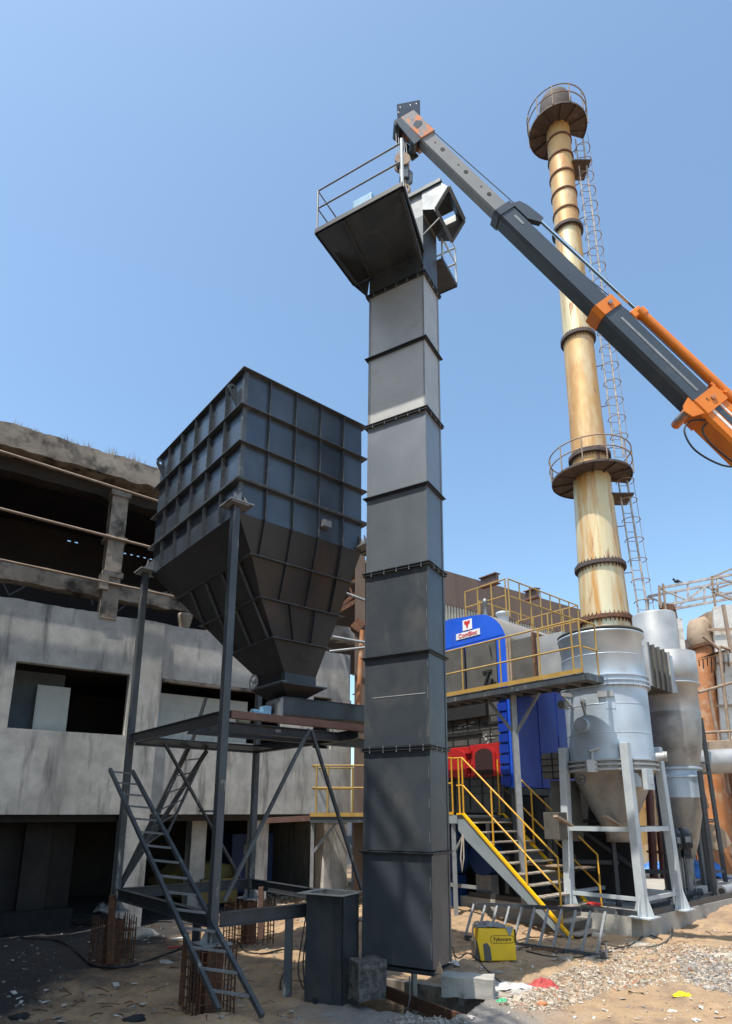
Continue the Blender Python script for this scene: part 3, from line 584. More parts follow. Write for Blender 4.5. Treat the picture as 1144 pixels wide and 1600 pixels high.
# ---------------------------------------------------------------- feeder conveyor
CR = nrm([.83, .555, 0]); CL = A3(-CR[1], CR[0], 0); C0 = HP(1.32, .60, 0)
def CV(r, l, z): return C0 + CR * r + CL * l + A3(0, 0, z)
cv = thing('feeder_conveyor', 'dark boxed feeder conveyor running from the hopper outlet to the elevator', 'conveyor', CV(1, .3, 3.9))
MB().fr(CV, .02, 3.15, 0, .55, 4.07, 4.35).fr(CV, .0, 3.15, -.02, .57, 4.35, 4.362).build('trough', M['black'], cv)
MB().fr(CV, -.03, .02, -.01, .56, 4.0, 4.34).build('end_plate', M['grey'], cv)
MB().tube([CV(-.035, .28, 4.20), CV(-.09, .28, 4.20)], .09, 16).tube([CV(-.09, .28, 4.2), CV(-.2, .28, 4.2)], .025, 8).build('bearing_housing', M['motordk'], cv)
mt = MB().tube([CV(-.46, .16, 4.05), CV(-.36, .16, 4.05), CV(-.35, .16, 4.05), CV(-.24, .16, 4.05)], [.085, .085, .07, .07], 14).box(CV(-.2, .2, 4.09), CR, CL, (0, 0, 1), .06, .1, .11).build('gear_motor', M['motorbl'], cv)
MB().tube([CV(-.72, .16, 3.98), CV(-.68, .16, 3.98), CV(-.5, .16, 3.98), CV(-.47, .16, 3.98)], [.05, .095, .095, .05], 14).box(CV(-.6, .16, 4.05), CR, CL, (0, 0, 1), .05, .05, .03).build('motor', M['cream'], cv)
MB().fr(CV, -.7, .0, .02, .32, 3.78, 3.80).bar(CV(-.7, .02, 3.79), CV(0, .02, 3.79), .03, .05).build('motor_tray', M['grey'], cv)
# ---------------------------------------------------------------- ladders
def ladder(name, label, A0, A1, B0, B1, n, m, w=.05, h=.05, rung=.022, group=None, loc=None, f0=.03, f1=.97, rm=None):
    t = thing(name, label, 'ladder', A0 if loc is None else loc, group)
    MB().bar(A0, A1, w, h).build('rail', m, t); MB().bar(B0, B1, w, h).build('rail', m, t)
    for i in range(n):
        f = f0 + (f1 - f0) * i / (n - 1); MB().bar(A3(*A0) + (A1 - A0) * f, A3(*B0) + (B1 - B0) * f, rung, rung).build('rung', rm or M['grey'], t)
    return t
la0, lb0 = at(342, 1578, 8.05), at(410, 1588, 7.95)
la1, lb1 = at(172, 1202, 11.25), at(207, 1205, 11.2)
ladder('leaning_ladder', 'long steel ladder leaning across the left hopper post', la0, la1, lb0, lb1, 15, M['postgrey'], .05, .06, .03, 'leaning ladders', f0=.055, f1=.985)
ladder('leaning_ladder', 'shorter steel ladder hanging behind the hopper posts', at(297, 1162, 12.6), at(222, 1330, 11.9), at(326, 1163, 12.5), at(262, 1302, 11.8), 6, M['postgrey'], .035, .04, .022, 'leaning ladders', f0=.17, f1=.95)
MB_ = MB().bar(at(322, 1090, 11.2), at(300, 1160, 11.2), .05, .05); tag(MB_.build('loose_bar', M['ring']), 'short dark bar propped up on the left platform beam', 'steel bar')
tag(MB().bar(at(296, 1165, 12.9), at(182, 1398, 12.2), .07, .09).build('diagonal_bar', M['ring']), 'dark diagonal brace running down behind the left post', 'brace')
# ---------------------------------------------------------------- rebar pedestals
def rebar(label, cx_, cy_, zb, zt, w, d, nb=6):
    t = thing('rebar_cage', label, 'rebar cage', (cx_, cy_, zb), 'rebar cages at the hopper posts')
    c = A3(cx_, cy_, 0)
    def rp(r, l, z): return c + HR * r + HL * l + A3(0, 0, z)
    for i in range(nb):
        f = -1 + 2 * i / (nb - 1)
        for r, l in ((f * w, -d), (f * w, d), (-w, f * d * .96), (w, f * d * .96)):
            e = random.uniform(-.012, .012); MB().tube([rp(r, l, zb), rp(r + e, l + e, (zb + zt) / 2), rp(r, l, zt + random.uniform(0, .07))], .0095, 5).build('bar', M['rust'], t)
    z = zb + .1
    while z < zt:
        MB().tube([rp(-w, -d, z), rp(w, -d, z), rp(w, d, z), rp(-w, d, z), rp(-w, -d, z)], .007, 4).build('stirrup', M['rust'], t); z += .12
    MB().fr(rp, -.11, .11, -.11, .11, zb, zt - .02).build('pedestal_core', M['rust'], t)
    return t
rebar('rebar cage with dark plate under the front hopper post', *HP(-.02, -.02, 0)[:2], -.15, .8, .24, .24)
rebar('rebar cage in shade under the left hopper post', *HP(-.02, WL + .02, 0)[:2], -.05, .72, .28, .28)
rebar('sunlit rebar cage under the back hopper post', *HP(WR + .02, WL + .02, 0)[:2], 0, .8, .36, .36, 7)
MB_ = MB().bar(at(283, 1570, 9.1), at(291, 1458, 9.1), .06, .06); tag(MB_.build('rusty_stake', M['rust']), 'rusty square stake beside the front rebar cage', 'stake', 'rusty stakes')
tag(MB().bar(at(408, 1466, 12.6), at(408, 1386, 12.6), .09, .09).build('rusty_stake', M['primer']), 'red-brown stub post beside the sunlit rebar cage', 'stake', 'rusty stakes')
tag(MB().bar(at(172, 1505, 11.3), at(176, 1398, 11.3), .09, .09).build('rusty_stake', M['rust']), 'dark rusty stub post before the left rebar cage', 'stake', 'rusty stakes')
# ================================================================== BUCKET ELEVATOR TOWER
el = thing('bucket_elevator', 'tall dark square elevator casing hanging from the crane hook', 'elevator', TW(.35, .6, .47))
FZ = [.47, 1.966, 3.433, 4.835, 6.236, 7.575, 8.948, 10.305, 11.651]
def shaft(z0, z1, m, nm='casing_section'):
    mb = MB(); mb.fr(TW, .055, .652, .055, 1.147, z0, z1)
    t = mb.build(nm, m, el)
    mm = m if m is not M['raw'] else M['grey']
    MB().fr(TW, .051, .055, .055, .085, z0, z1).build('corner_seam', mm, t); MB().fr(TW, .051, .0545, 1.100, 1.147, z0, z1).build('corner_seam', mm, t)
    MB().fr(TW, .61, .66, .045, .0545, z0, z1).build('corner_seam', mm, t)
    z = z0 + .12
    while z < z1 - .2:
        MB().fr(TW, .0485, .0505, .078, .084, z, z + random.uniform(.08, .22)).build('weld_streak', M['weld'], t); z += random.uniform(.35, .55)
    return t
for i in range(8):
    shaft(FZ[i] + (.03 if i == 0 else .012), FZ[i + 1] - .008, M['raw'] if i >= 6 else (M['sheen2'] if i == 5 else M['sheen1'] if i == 4 else M['black']))  # upper painted sections use the sheen colours, paler going up
MB().fr(TW, .0495, .0505, .12, 1.0, 4.19, 4.198).build('chalk_line', M['chalk'], el)
def flange(z, bolted):
    mb = MB(); e = .0 if z > 1 else .02
    mb.fr(TW, e, .707 - e, e, 1.202 - e, z - .012, z)
    if bolted: mb.fr(TW, .008, .70, .008, 1.195, z - .05, z - .040)
    mb.fr(TW, .03, .677, .03, 1.172, z - .04, z - .012)
    t = mb.build('flange', M['ring'], el)
    if bolted:
        for f in (.15, .36, .58, .80, 1.03): 
            p = TW(.018, f, z - .075); MB().tube([p, p + A3(0, 0, .09)], .0085, 6).build('bolt', M['grey'], t)
        for f in (.2, .38, .56):
            p = TW(f, .018, z - .075); MB().tube([p, p + A3(0, 0, .09)], .0085, 6).build('bolt', M['grey'], t)
    return t
for i, z in enumerate(FZ): flange(z, i in (2, 4, 6, 8))
# head
MB().fr(TW, .055, .652, .055, 1.147, 11.651, 12.9).build('head_casing', M['black'], el)
MB().add([TW(r, l, z) for z, q in ((12.9, 0), (13.45, 1)) for r, l in ((.055, .055), (.652, .055), (.652, .9), (.055, .9))],
         [(3, 2, 1, 0), (4, 5, 6, 7), (0, 1, 5, 4), (1, 2, 6, 5), (2, 3, 7, 6), (3, 0, 4, 7)]).build('head_hood', M['grey'], el)
MB().fr(TW, .0, .70, -.32, .95, 13.45, 13.475).fr(TW, -.0, .03, -.32, .95, 13.40, 13.45).build('hood_flange', M['black'], el)
# discharge spout: profile in (outward, z), between two r planes
P_ = [(0, 13.0), (.26, 12.86), (.52, 13.20), (.34, 13.44), (0, 13.44)]
r0, r1 = .03, .78
fa = lambda r, o, z: TW(r, .055 - o, z)
vs = [fa(r0, *p) for p in P_] + [fa(r1, *p) for p in P_]
sp_ = MB().add([vs[0], vs[1], vs[2], vs[3], vs[4]], [(0, 1, 2, 3, 4)]).build('discharge_spout', M['bright'], el)
MB().add([vs[5], vs[6], vs[7], vs[8], vs[9]], [(0, 1, 2, 3, 4)]).build('spout_back_plate', M['bright'], sp_)
MB().add([vs[0], vs[1], vs[6], vs[5]], [(0, 1, 2, 3)]).build('spout_floor', M['black'], sp_)
MB().add([vs[2], vs[3], vs[8], vs[7]], [(0, 1, 2, 3)]).build('spout_roof', M['black'], sp_)
mb = MB()
a, b = A3(*vs[1]), A3(*vs[2]); c_, d_ = A3(*vs[6]), A3(*vs[7]); nn = nrm(np.cross(b - a, c_ - a))
for p, q in ((a, b), (c_, d_), (a, c_), (b, d_)): mb.bar(p, q, .07, .02, up=nn)
fl = mb.build('mouth_flange', M['black'], sp_)
mb = MB()
for p, q in ((a, b), (c_, d_), (a, c_), (b, d_)):
    for f in (.05, .5, .95): x = p + (q - p) * f; mb.tube([x - nn * .02, x + nn * .02], .012, 6)
mb.build('bolt', M['weld'], fl)
MB().bar(fa(.05, 0, 12.45), fa(.06, .32, 12.66), .02, .02).build('spout_stay', M['black'], el)
# front maintenance platform (trapezoid) with guard rail
pl = [(-1.22, -.19), (.05, .05), (.05, 1.48), (-1.22, 1.48)]
mb = MB().prism([TW(r, l, 12.06) for r, l in pl], A3(0, 0, .02)); ptf = mb.build('service_platform', M['black'], el)
mb = MB()
for i in (0, 2, 3):
    p, q = pl[i], pl[(i + 1) % 4]; mb.bar(TW(*p, 12.10), TW(*q, 12.10), .04, .08, up=(0, 0, 1))
mb.build('edge_angle', M['ring'], ptf)
MB().bar(TW(-1.20, .92, 12.03), TW(.05, 1.10, 12.03), .05, .05, up=(0, 0, 1)).build('floor_joist', M['black2'], ptf)
MB().prism([TW(-.75, 1.40, 12.05), TW(.05, 1.40, 12.05), TW(.05, 1.19, 11.66)], -Lt * .012).build('side_gusset', M['black'], ptf)
MB().prism([TW(.052, 1.14, 12.05), TW(.052, 1.48, 12.05), TW(.052, 1.19, 11.66)], -Rt * .01).build('side_gusset', M['black'], ptf)
MB().bar(TW(-1.16, -.14, 12.04), TW(.03, .07, 11.8), .05, .05).build('knee_brace', M['black2'], ptf)
def railing(name, m, pts, h, parent, r=.02, rails=(1, .55), post_r=None, posts=None, up=A3(0, 0, 1)):
    mb = MB(); pts = [A3(*p) for p in pts]
    for f in rails: mb.tube([p + up * h * f for p in pts], r, 6)
    t = mb.build(name, m, parent)
    for p in (posts if posts is not None else pts):
        MB().tube([A3(*p), A3(*p) + up * h], post_r or r, 6).build('post', m, t)
    return t
A_ = TW(-1.20, 1.46, 12.14); B_ = TW(-1.20, -.17, 12.14); D_ = TW(-.05, 1.46, 12.14)
railing('guard_rail', M['grey'], [B_, A_, D_], .85, ptf, .017, posts=[A_, D_])
MB().tube([B_, B_ + A3(0, 0, .92)], .028, 8).build('corner_post', M['silverleg'], ptf)
rp_ = MB().fr(TW, .655, 1.38, -.03, 1.1, 12.42, 12.45).fr(TW, 1.36, 1.40, -.05, 1.12, 12.42, 12.50).fr(TW, .655, 1.38, -.05, -.03, 12.42, 12.50).build('rear_platform', M['black2'], el)
railing('guard_rail', M['silverleg'], [TW(.7, -.04, 12.5), TW(1.38, -.04, 12.5), TW(1.38, 1.1, 12.5)], .85, rp_, .02)
MB().fr(TW, -1.15, -.75, .42, .80, 12.08, 12.42).tube([TW(-1.0, .42, 12.26), TW(-1.0, .2, 12.26)], .12, 12).build('drive_gearbox', M['motorbl'], el, bevel=.03)
MB().fr(TW, -1.05, -.85, .06, .16, 12.08, 12.3).tube([TW(-.95, .2, 12.3), TW(-.95, .0, 12.3)], .07, 10).build('bearing_block', M['tan'], el)
# base trimmings
MB().prism([TW(.01, .02, .47), TW(.01, -.10, .49), TW(.01, -.05, .62)], Rt * .015).build('lifting_ear', M['tan'], el)
# ================================================================== ELEVATOR BOOT IN THE PIT
BN = A3(-.335, 9.33, 0)
def BT(r, l, z): return BN + Rt * r + Lt * l + A3(0, 0, z)
bt = thing('elevator_boot', 'short dark open-topped elevator boot standing in the pit', 'elevator boot', BT(.2, .3, -1.2))
zt = 1.38
mb = MB().fr(BT, 0, .01, 0, .60, -1.2, zt).fr(BT, .45, .46, 0, .60, -1.2, zt).fr(BT, .01, .45, .59, .60, -1.2, zt).fr(BT, .01, .45, 0, .01, -1.2, zt)
mb.build('boot_shell', M['black'], bt)
MB().fr(BT, -.022, -.002, -.03, .10, -1.2, zt - .01).fr(BT, -.022, .07, -.03, -.012, -1.2, zt - .01).build('corner_angle', M['black2'], bt)
mb = MB().fr(BT, -.10, .0, -.06, .70, zt, zt + .012).fr(BT, .45, .55, -.06, .70, zt, zt + .012).fr(BT, .0, .45, .6, .7, zt, zt + .012).fr(BT, 0, .45, -.06, 0, zt, zt + .012)
tf = mb.build('top_flange', mat('dusty_bare_flange', (.42, .39, .35), (.34, .31, .28), rough=.7, scale=6), bt)
MB().fr(BT, .44, .45, .01, .59, zt - .30, zt + .011).fr(BT, .0, .44, .58, .59, zt - .30, zt + .011).build('inner_lip', M['concwarm'], tf)
MB().fr(BT, -.03, -.002, .38, .44, -.38, .05).fr(BT, -.06, -.0, .28, .5, -.42, -.40).build('take_up_screw', M['ring'], bt)
MB().lathe(BT(-.01, .36, 0), [(.01, -.62), (.13, -.62)], 12).build('shaft_slot', M['dkband'], bt)
# concrete and steel around the pit
def cblock(name, label, cat, c, hx, hy, hz, m, rot=0, amp=.02, grp=None):
    mb = MB(); n = 7; vs = []; fs = []; idx = {}
    cr, sr = math.cos(rot), math.sin(rot)
    def vid(i, j, k):
        if (i, j, k) not in idx:
            p = A3((2 * i / n - 1) * hx, (2 * j / n - 1) * hy, (2 * k / n - 1) * hz)
            p = p + A3(*[amp * mnoise.noise(Vector(tuple(p * 5 + q * 7.3 + c[0]))) for q in (1, 2, 3)]) * 2
            idx[(i, j, k)] = len(vs); vs.append((c[0] + p[0] * cr - p[1] * sr, c[1] + p[0] * sr + p[1] * cr, c[2] + p[2]))
        return idx[(i, j, k)]
    for a in range(n):
        for b in range(n):
            fs += [(vid(a, b, 0), vid(a, b + 1, 0), vid(a + 1, b + 1, 0), vid(a + 1, b, 0)), (vid(a, b, n), vid(a + 1, b, n), vid(a + 1, b + 1, n), vid(a, b + 1, n)),
                   (vid(a, 0, b), vid(a + 1, 0, b), vid(a + 1, 0, b + 1), vid(a, 0, b + 1)), (vid(a, n, b), vid(a, n, b + 1), vid(a + 1, n, b + 1), vid(a + 1, n, b)),
                   (vid(0, a, b), vid(0, a, b + 1), vid(0, a + 1, b + 1), vid(0, a + 1, b)), (vid(n, a, b), vid(n, a + 1, b), vid(n, a + 1, b + 1), vid(n, a, b + 1))]
    mb.add(vs, fs)
    o = mb.build(name, m, loc=(c[0], c[1], c[2] - hz)); return tag(o, label, cat, grp)
M['aggr'] = mat('rough_dark_concrete', (.13, .125, .12), (.055, .055, .055), rough=1, scale=14, bump=.1, bscale=24, lo=.42, hi=.58)
cblock('concrete_lump', 'rough dark concrete lump beside the foot of the elevator', 'concrete', at(574, 1529, 9.3), .21, .15, .24, M['aggr'], .5, .02)
cblock('concrete_block', 'pale ended concrete block right of the elevator foot', 'concrete', at(728, 1540, 9.75) + A3(.05, .1, -.02), .36, .16, .13, M['conclight'], -.25, .012)
cblock('concrete_slab', 'flat dusty concrete slab behind the pale concrete block', 'concrete', at(765, 1552, 9.9) + A3(.2, .3, -.1), .6, .3, .1, M['conclight'], -.15, .03)
tag(MB().bar(BT(-.12, -.08, -.38), BT(-.55, -.42, -.62), .07, .16).build('rusty_channel', M['rust']), 'rusty channel slanting down in front of the boot', 'steel channel', 'rusty channels in the pit')
tag(MB().bar(TW(.75, 1.25, -.02), TW(.35, -.5, -.18), .05, .16, up=(0, 0, 1)).build('rusty_channel', M['rust']), 'rusty channel crossing the pit under the elevator', 'steel channel', 'rusty channels in the pit')
tag(MB().bar(TW(.9, .75, -.4), TW(.9, .75, .40), .10, .06).build('pale_post', M['conclight']), 'short pale post in the pit under the elevator', 'post')
tag(MB().tube([TW(-.05, .35, .42), TW(-.07, .34, .15), TW(-.08, .36, .05), TW(-.1, .48, .0), TW(-.12, .5, -.12)], .009, 6).build('bent_rod', M['bright']), 'thin bent bright rod hanging below the elevator', 'rod')
pw = MB().fr(TW, 1.16, 1.3, -.6, 1.9, -1.5, .02).build('pit_wall', M['concwarm']); tag(pw, 'rough brown concrete wall at the back of the pit', 'wall')
# ================================================================== CRANE
E0, E1 = at(656, 217, 9.6), at(1095, 640, 9.8)
ca = nrm(E1 - E0); cn = A3(ca[1], -ca[0], 0); cn = nrm(cn); cn = cn if cn[1] < 0 else -cn; cu = np.cross(ca, cn); cu = cu if cu[2] > 0 else -cu
def CB(s, w, h): return E0 + ca * s - cn * w + cu * h     # s down the boom, w away from camera, h upward
cr = thing('mobile_crane', 'telescopic crane boom in dark grey and orange, reaching in from the right', 'crane', CB(16, .3, -2) * A3(1, 1, 0))
def beam(name, m, s0, s1, w0, w1, h0, h1, ch=.04, parent=None):
    c = ch; prof = [(w0 + c, h0), (w1 - c, h0), (w1, h0 + c), (w1, h1 - c), (w1 - c, h1), (w0 + c, h1), (w0, h1 - c), (w0, h0 + c)]
    n = 8; vs = [CB(s0, *p) for p in prof] + [CB(s1, *p) for p in prof]
    return MB().add(vs, [tuple(range(n))[::-1], tuple(range(n, 2 * n))] + [(i, (i + 1) % n, n + (i + 1) % n, n + i) for i in range(n)]).build(name, m, parent or cr)
def S(px, py):      # station nearest to a pixel on the ridge
    best = min((abs((lambda P: (CX + F_PX * P[0] / (P[1] * cp + (P[2] - H) * sp)))(CB(t, 0, 0)) - px), t) for t in np.linspace(-2, 12, 700)); return best[1]
s1, s2, s3 = S(778, 0), S(937, 0), S(1095, 0)
b1 = beam('inner_boom_section', M['crgrey'], -.05, s1 + .3, 0, .22, 0, .34, .03)
beam('middle_boom_section', M['crdark'], s1, s2 + .1, -.04, .27, -.05, .37, .05)
beam('outer_boom_section', M['crdark'], s2, s3 + .2, -.075, .31, -.09, .41, .05)
b4 = beam('base_boom_section', M['orange'], s3, 16, -.11, .35, -.13, .46, .05)
beam('section_collar', M['crdark'], s1 - .06, s1 + .09, -.06, .29, -.07, .39, .05)
bracket = MB().prism([CB(s1 + .0, .06, .36), CB(s1 + .05, .06, .52), CB(s1 + .22, .06, .58), CB(s1 + .62, .06, .62), CB(s1 + .66, .06, .50), CB(s1 + .45, .06, .36)], -cn * .14 if False else cn * .10).build('cylinder_bracket', M['crdark'], cr)
def collar(s, m, w0, w1, h0, h1, L, nm='section_collar'):
    t = beam(nm, m, s - L, s + L, w0, w1, h0, h1, .07)
    MB().tube([CB(s, w0 - .03, (h0 + h1) / 2 + .05), CB(s, w0, (h0 + h1) / 2 + .05)], .05, 12).tube([CB(s, w0 - .035, (h0 + h1) / 2 + .05), CB(s, w0 - .03, (h0 + h1) / 2 + .05)], .025, 10).build('pin_boss', M['crworn'], t)
    return t
collar(s2, M['orange'], -.10, .33, -.115, .43, .13)
t = collar(s3 - .02, M['orange'], -.15, .38, -.16, .49, .17)
mb = MB(); c = CB(s3 - .12, -.05, -.27); mb.tube([c + cn * .02, c - cn * .4], .085, 14); mb.build('sheave', M['crworn'], t)
MB().prism([CB(s3 - .3, -.13, -.12), CB(s3 + .1, -.13, -.12), CB(s3 + .02, -.13, -.34), CB(s3 - .15, -.13, -.38), CB(s3 - .24, -.13, -.3)], -cn * .03).build('sheave_cheek', M['orange'], t)
MB().box(CB(s3 + .02, .08, .56), ca, cn, cu, .10, .13, .09).box(CB(s3 - .22, .05, .55), ca, cn, cu, .05, .10, .06).tube([CB(s3 + .02, -.09, .56), CB(s3 + .02, -.05, .56)], .035, 10).build('cylinder_mount', M['orange'], t, bevel=.015)
h = MB()
for s in (.25, .47, .95, 1.17, 1.62, 1.85, 2.28):
    big = s in (.47, 1.17, 1.85) or s > 2.2
    h.tube([CB(s, -.004, .19), CB(s, .012, .19)], .045 if big else .018, 16)
h.build('lightening_hole', M['dkband'], b1)
# raised stripes on the side plates
MB().bar(CB(s2 + .35, -.079, .165), CB(s3 - .3, -.079, .165), .045, .006, up=cn).build('rub_strip', M['grey'], cr)
MB().bar(CB(s1 + .25, -.043, .20), CB(s1 + .5, -.043, .20), .05, .006, up=cn).build('rub_strip', M['grey'], cr)
MB().bar(CB(s3 + .15, -.113, .06), CB(16, -.113, .06), .05, .006, up=cn).bar(CB(s3 + .15, -.113, .26), CB(16, -.113, .26), .03, .006, up=cn).build('white_stripe', M['signw'], cr)
MB().bar(CB(s3 + .15, -.114, .165), CB(16, -.114, .165), .11, .006, up=cn).build('grey_stripe', M['crdark'], cr)
txt('Te', .22, CB(s3 + .75, -.115, .36), ca, cu, M['ink'], 'boom_lettering', cr, .002)
txt('GT', .06, CB(s3 - .05, -.152, .1), ca, cu, M['ink'], 'collar_lettering', cr, .002)
# telescoping cylinder above the boom
c0, cs1, cs2 = S(842, 0), None, None
MB().tube([CB(s1 + .55, .0, .55), CB(s2 + .42, .0, .60)], .036, 14).build('piston_rod', M['chrome'], cr)
cyl = MB().tube([CB(s2 + .42, .0, .60), CB(s2 + .56, .0, .605)], .105, 16).tube([CB(s2 + .5, .0, .60)] + [CB(s, .0, .60 + (s - s2) * .006) for s in np.arange(s2 + 1, 13.5, .6)], .085, 24).build('hydraulic_cylinder', M['orange'], cr)
MB().box(CB(s2 + .42, .06, .52), ca, cn, cu, .08, .12, .12).build('cylinder_clamp', M['orange'], cyl, bevel=.02)
MB().tube([CB(-.05, .03, .37), CB(s1 + .1, .03, .47)], .010, 5).build('boom_rope', M['wire'], cr)
MB().tube([CB(s2 - 1.2, .2, .52), CB(s2 + .6, .2, .68), CB(13, .2, .74)], .010, 5).build('oil_line', M['wire'], cr)
# boom head
hd = beam('boom_head', M['crworn'], -.62, .02, -.03, .30, .0, .38, .02)
MB().prism([CB(-.62, -.03, .03), CB(.04, -.03, -.01), CB(.06, -.03, -.20), CB(-.6, -.03, -.12)], -cn * .02).prism([CB(-.62, .30, .03), CB(.04, .30, -.01), CB(.06, .30, -.20), CB(-.6, .30, -.12)], -cn * .02).build('head_cheek', M['crdark'], hd)
MB().tube([CB(-.1, 0, -.06), CB(-.1, .3, -.06)], .08, 16).build('head_sheave', M['crdark'], hd); MB().tube([CB(-.58, 0, -.07), CB(-.58, .3, -.07)], .09, 16).build('head_sheave', M['crdark'], hd)
MB().prism([CB(-.95, -.02, .30), CB(-.95, .42, .30), CB(-.95, .42, .02), CB(-.95, -.02, .02)], ca * .02).build('end_plate', M['crdark'], hd)
a = at(620, 163, 9.6); b = at(656, 156, 9.75); q = [a, b, at(656, 178, 9.75), at(621, 186, 9.6)]
MB().prism(q, A3(.01, .03, .01)).build('jib_plate', M['crdark'], hd)
bpy.data.objects.remove([o for o in hd.children if o.name.startswith('end_plate')][0])
mb = MB()
for (x, y) in ((625.5, 167), (641, 163.5), (650.5, 161.5), (622.5, 175)): p = at(x, y, 9.58); mb.tube([p, p + A3(0, .02, 0)], .013, 8)
mb.build('rivet', M['signw'], hd)
MB().prism([CB(-.33, -.035, .10), CB(-.20, -.035, .10), CB(-.24, -.035, .27), CB(-.30, -.035, .30), CB(-.38, -.035, .22)], -cn * .015).build('jib_lug', M['crdark'], hd)
MB().prism([CB(-.34, .1, .36), CB(-.12, .1, .36), CB(-.2, .1, .50), CB(-.29, .1, .50)], -cn * .03).build('jib_lug', M['crdark'], hd)
lp = [CB(s3 + .2, -.05, -.14), CB(s3 + .05, -.05, -.35), CB(s3 + .12, -.05, -.6), CB(s3 + .5, -.05, -.72), CB(s3 + 1.0, -.05, -.55), CB(s3 + 1.3, -.05, -.2)]
lq = [CB(s3 + .25, -.02, -.14), CB(s3 + .3, -.02, -.3), CB(s3 + .6, -.02, -.38), CB(s3 + 1.2, -.02, -.3), CB(s3 + 1.4, -.02, -.14)]
def smooth(p, n=5):
    out = []
    p = [A3(*q) for q in p]
    for i in range(len(p) - 1):
        a0 = p[max(i - 1, 0)]; a1 = p[i]; a2 = p[i + 1]; a3 = p[min(i + 2, len(p) - 1)]
        for k in range(n):
            t = k / n; out.append(.5 * ((2 * a1) + (-a0 + a2) * t + (2 * a0 - 5 * a1 + 4 * a2 - a3) * t * t + (-a0 + 3 * a1 - 3 * a2 + a3) * t ** 3))
    return out + [p[-1]]
MB().tube(smooth(lp), .016, 8).build('hose', M['rubber'], cr); MB().tube(smooth(lq), .016, 8).build('hose', M['rubber'], cr)
# carrier the boom stands on (outside the frame to the right)
bx = CB(16, .1, -.3)
MB().box((bx[0] + .3, bx[1], 1.3), (1, 0, 0), (0, 1, 0), (0, 0, 1), 2.8, 1.2, .35).build('carrier_chassis', M['crdark'], cr, bevel=.05)
MB().box((bx[0], bx[1], 2.1), (1, 0, 0), (0, 1, 0), (0, 0, 1), 1.3, 1.0, .45).build('slewing_deck', M['orange'], cr, bevel=.08)
MB().box((bx[0] + 2.2, bx[1] - .3, 2.3), (1, 0, 0), (0, 1, 0), (0, 0, 1), .8, .8, .7).build('cab', M['orange'], cr, bevel=.1)
for dx in (-1.9, 1.0, 2.3):
    for dy in (-1.15, 1.15): MB().tube([(bx[0] + dx, bx[1] + dy - .18, .55), (bx[0] + dx, bx[1] + dy + .18, .55)], .55, 24).build('wheel', M['rubber'], cr)
# hook block and ropes
hx = at(629, 262, 9.55)
hk = thing('hook_block', 'crane hook block holding the elevator head on a short sling', 'hook', hx)
top = CB(-.5, .1, -.07); wp = []
for dx in (-.10, -.05, .06, .10): MB().tube([hx + A3(dx, .05, .28), top + A3(dx * .9, 0, 0)], .009, 5).build('hoist_rope', M['wire'], hk)
MB().tube([hx + A3(0, -.03, .15), hx + A3(0, -.07, .15)], .15, 20).tube([hx + A3(0, .13, .15), hx + A3(0, .09, .15)], .15, 20).build('cheek_plate', M['tan'], hk)
MB().tube([hx + A3(0, -.02, .15), hx + A3(0, .08, .15)], .12, 20).build('sheave', M['crdark'], hk)
MB().box(hx + A3(.03, .03, -.12), (1, 0, 0), (0, 1, 0), (0, 0, 1), .09, .07, .16).prism([hx + A3(.13, 0, -.02), hx + A3(.2, 0, -.1), hx + A3(.19, 0, -.34), hx + A3(.1, 0, -.42), hx + A3(.05, 0, -.3)], A3(0, .06, 0)).build('swivel_body', M['crdark'], hk, bevel=.02)
hp_ = [hx + A3(.04 + .09 * math.sin(t), .03, -.5 - .11 * math.cos(t) + 0) for t in np.linspace(.3, 4.6, 10)]
MB().tube([hx + A3(.04, .03, -.27), hx + A3(.05, .03, -.38)] + hp_, .028, 8).build('hook', M['tan'], hk)
tag(MB().tube([hx + A3(.03, .03, -.55), TW(.1, .35, 13.5)], .03, 8).tube([hx + A3(.05, .03, -.55), TW(.5, .3, 13.5)], .03, 8).build('lifting_sling', M['tan']), 'dusty lifting sling between the hook and the elevator hood', 'sling')
# ================================================================== BOILER GROUP
AA = A3(.755, .656, 0); BB = A3(-.656, .755, 0); S0 = A3(2.41, 16.06, 0)
def AB(a, b, z): return S0 + AA * a + BB * b + A3(0, 0, z)
# plinth
pc = A3(5.66, 13.88, 0)
def PL(a, b, z): return pc + AA * a + BB * b + A3(0, 0, z)
pt = thing('concrete_plinth', 'grey concrete plinth with a steel channel kerb under the silver vessels', 'plinth', PL(5, 3, 0))
MB().fr(PL, 0, 14, 0, 9.5, -.3, .40).build('plinth_slab', M['conclight'], pt)
MB().fr(PL, .0, 14, .02, .10, .402, .52).fr(PL, .02, .10, .10, 4.6, .402, .52).fr(PL, 1.5, 14, .45, .53, .402, .50).build('steel_kerb', M['black2'], pt)
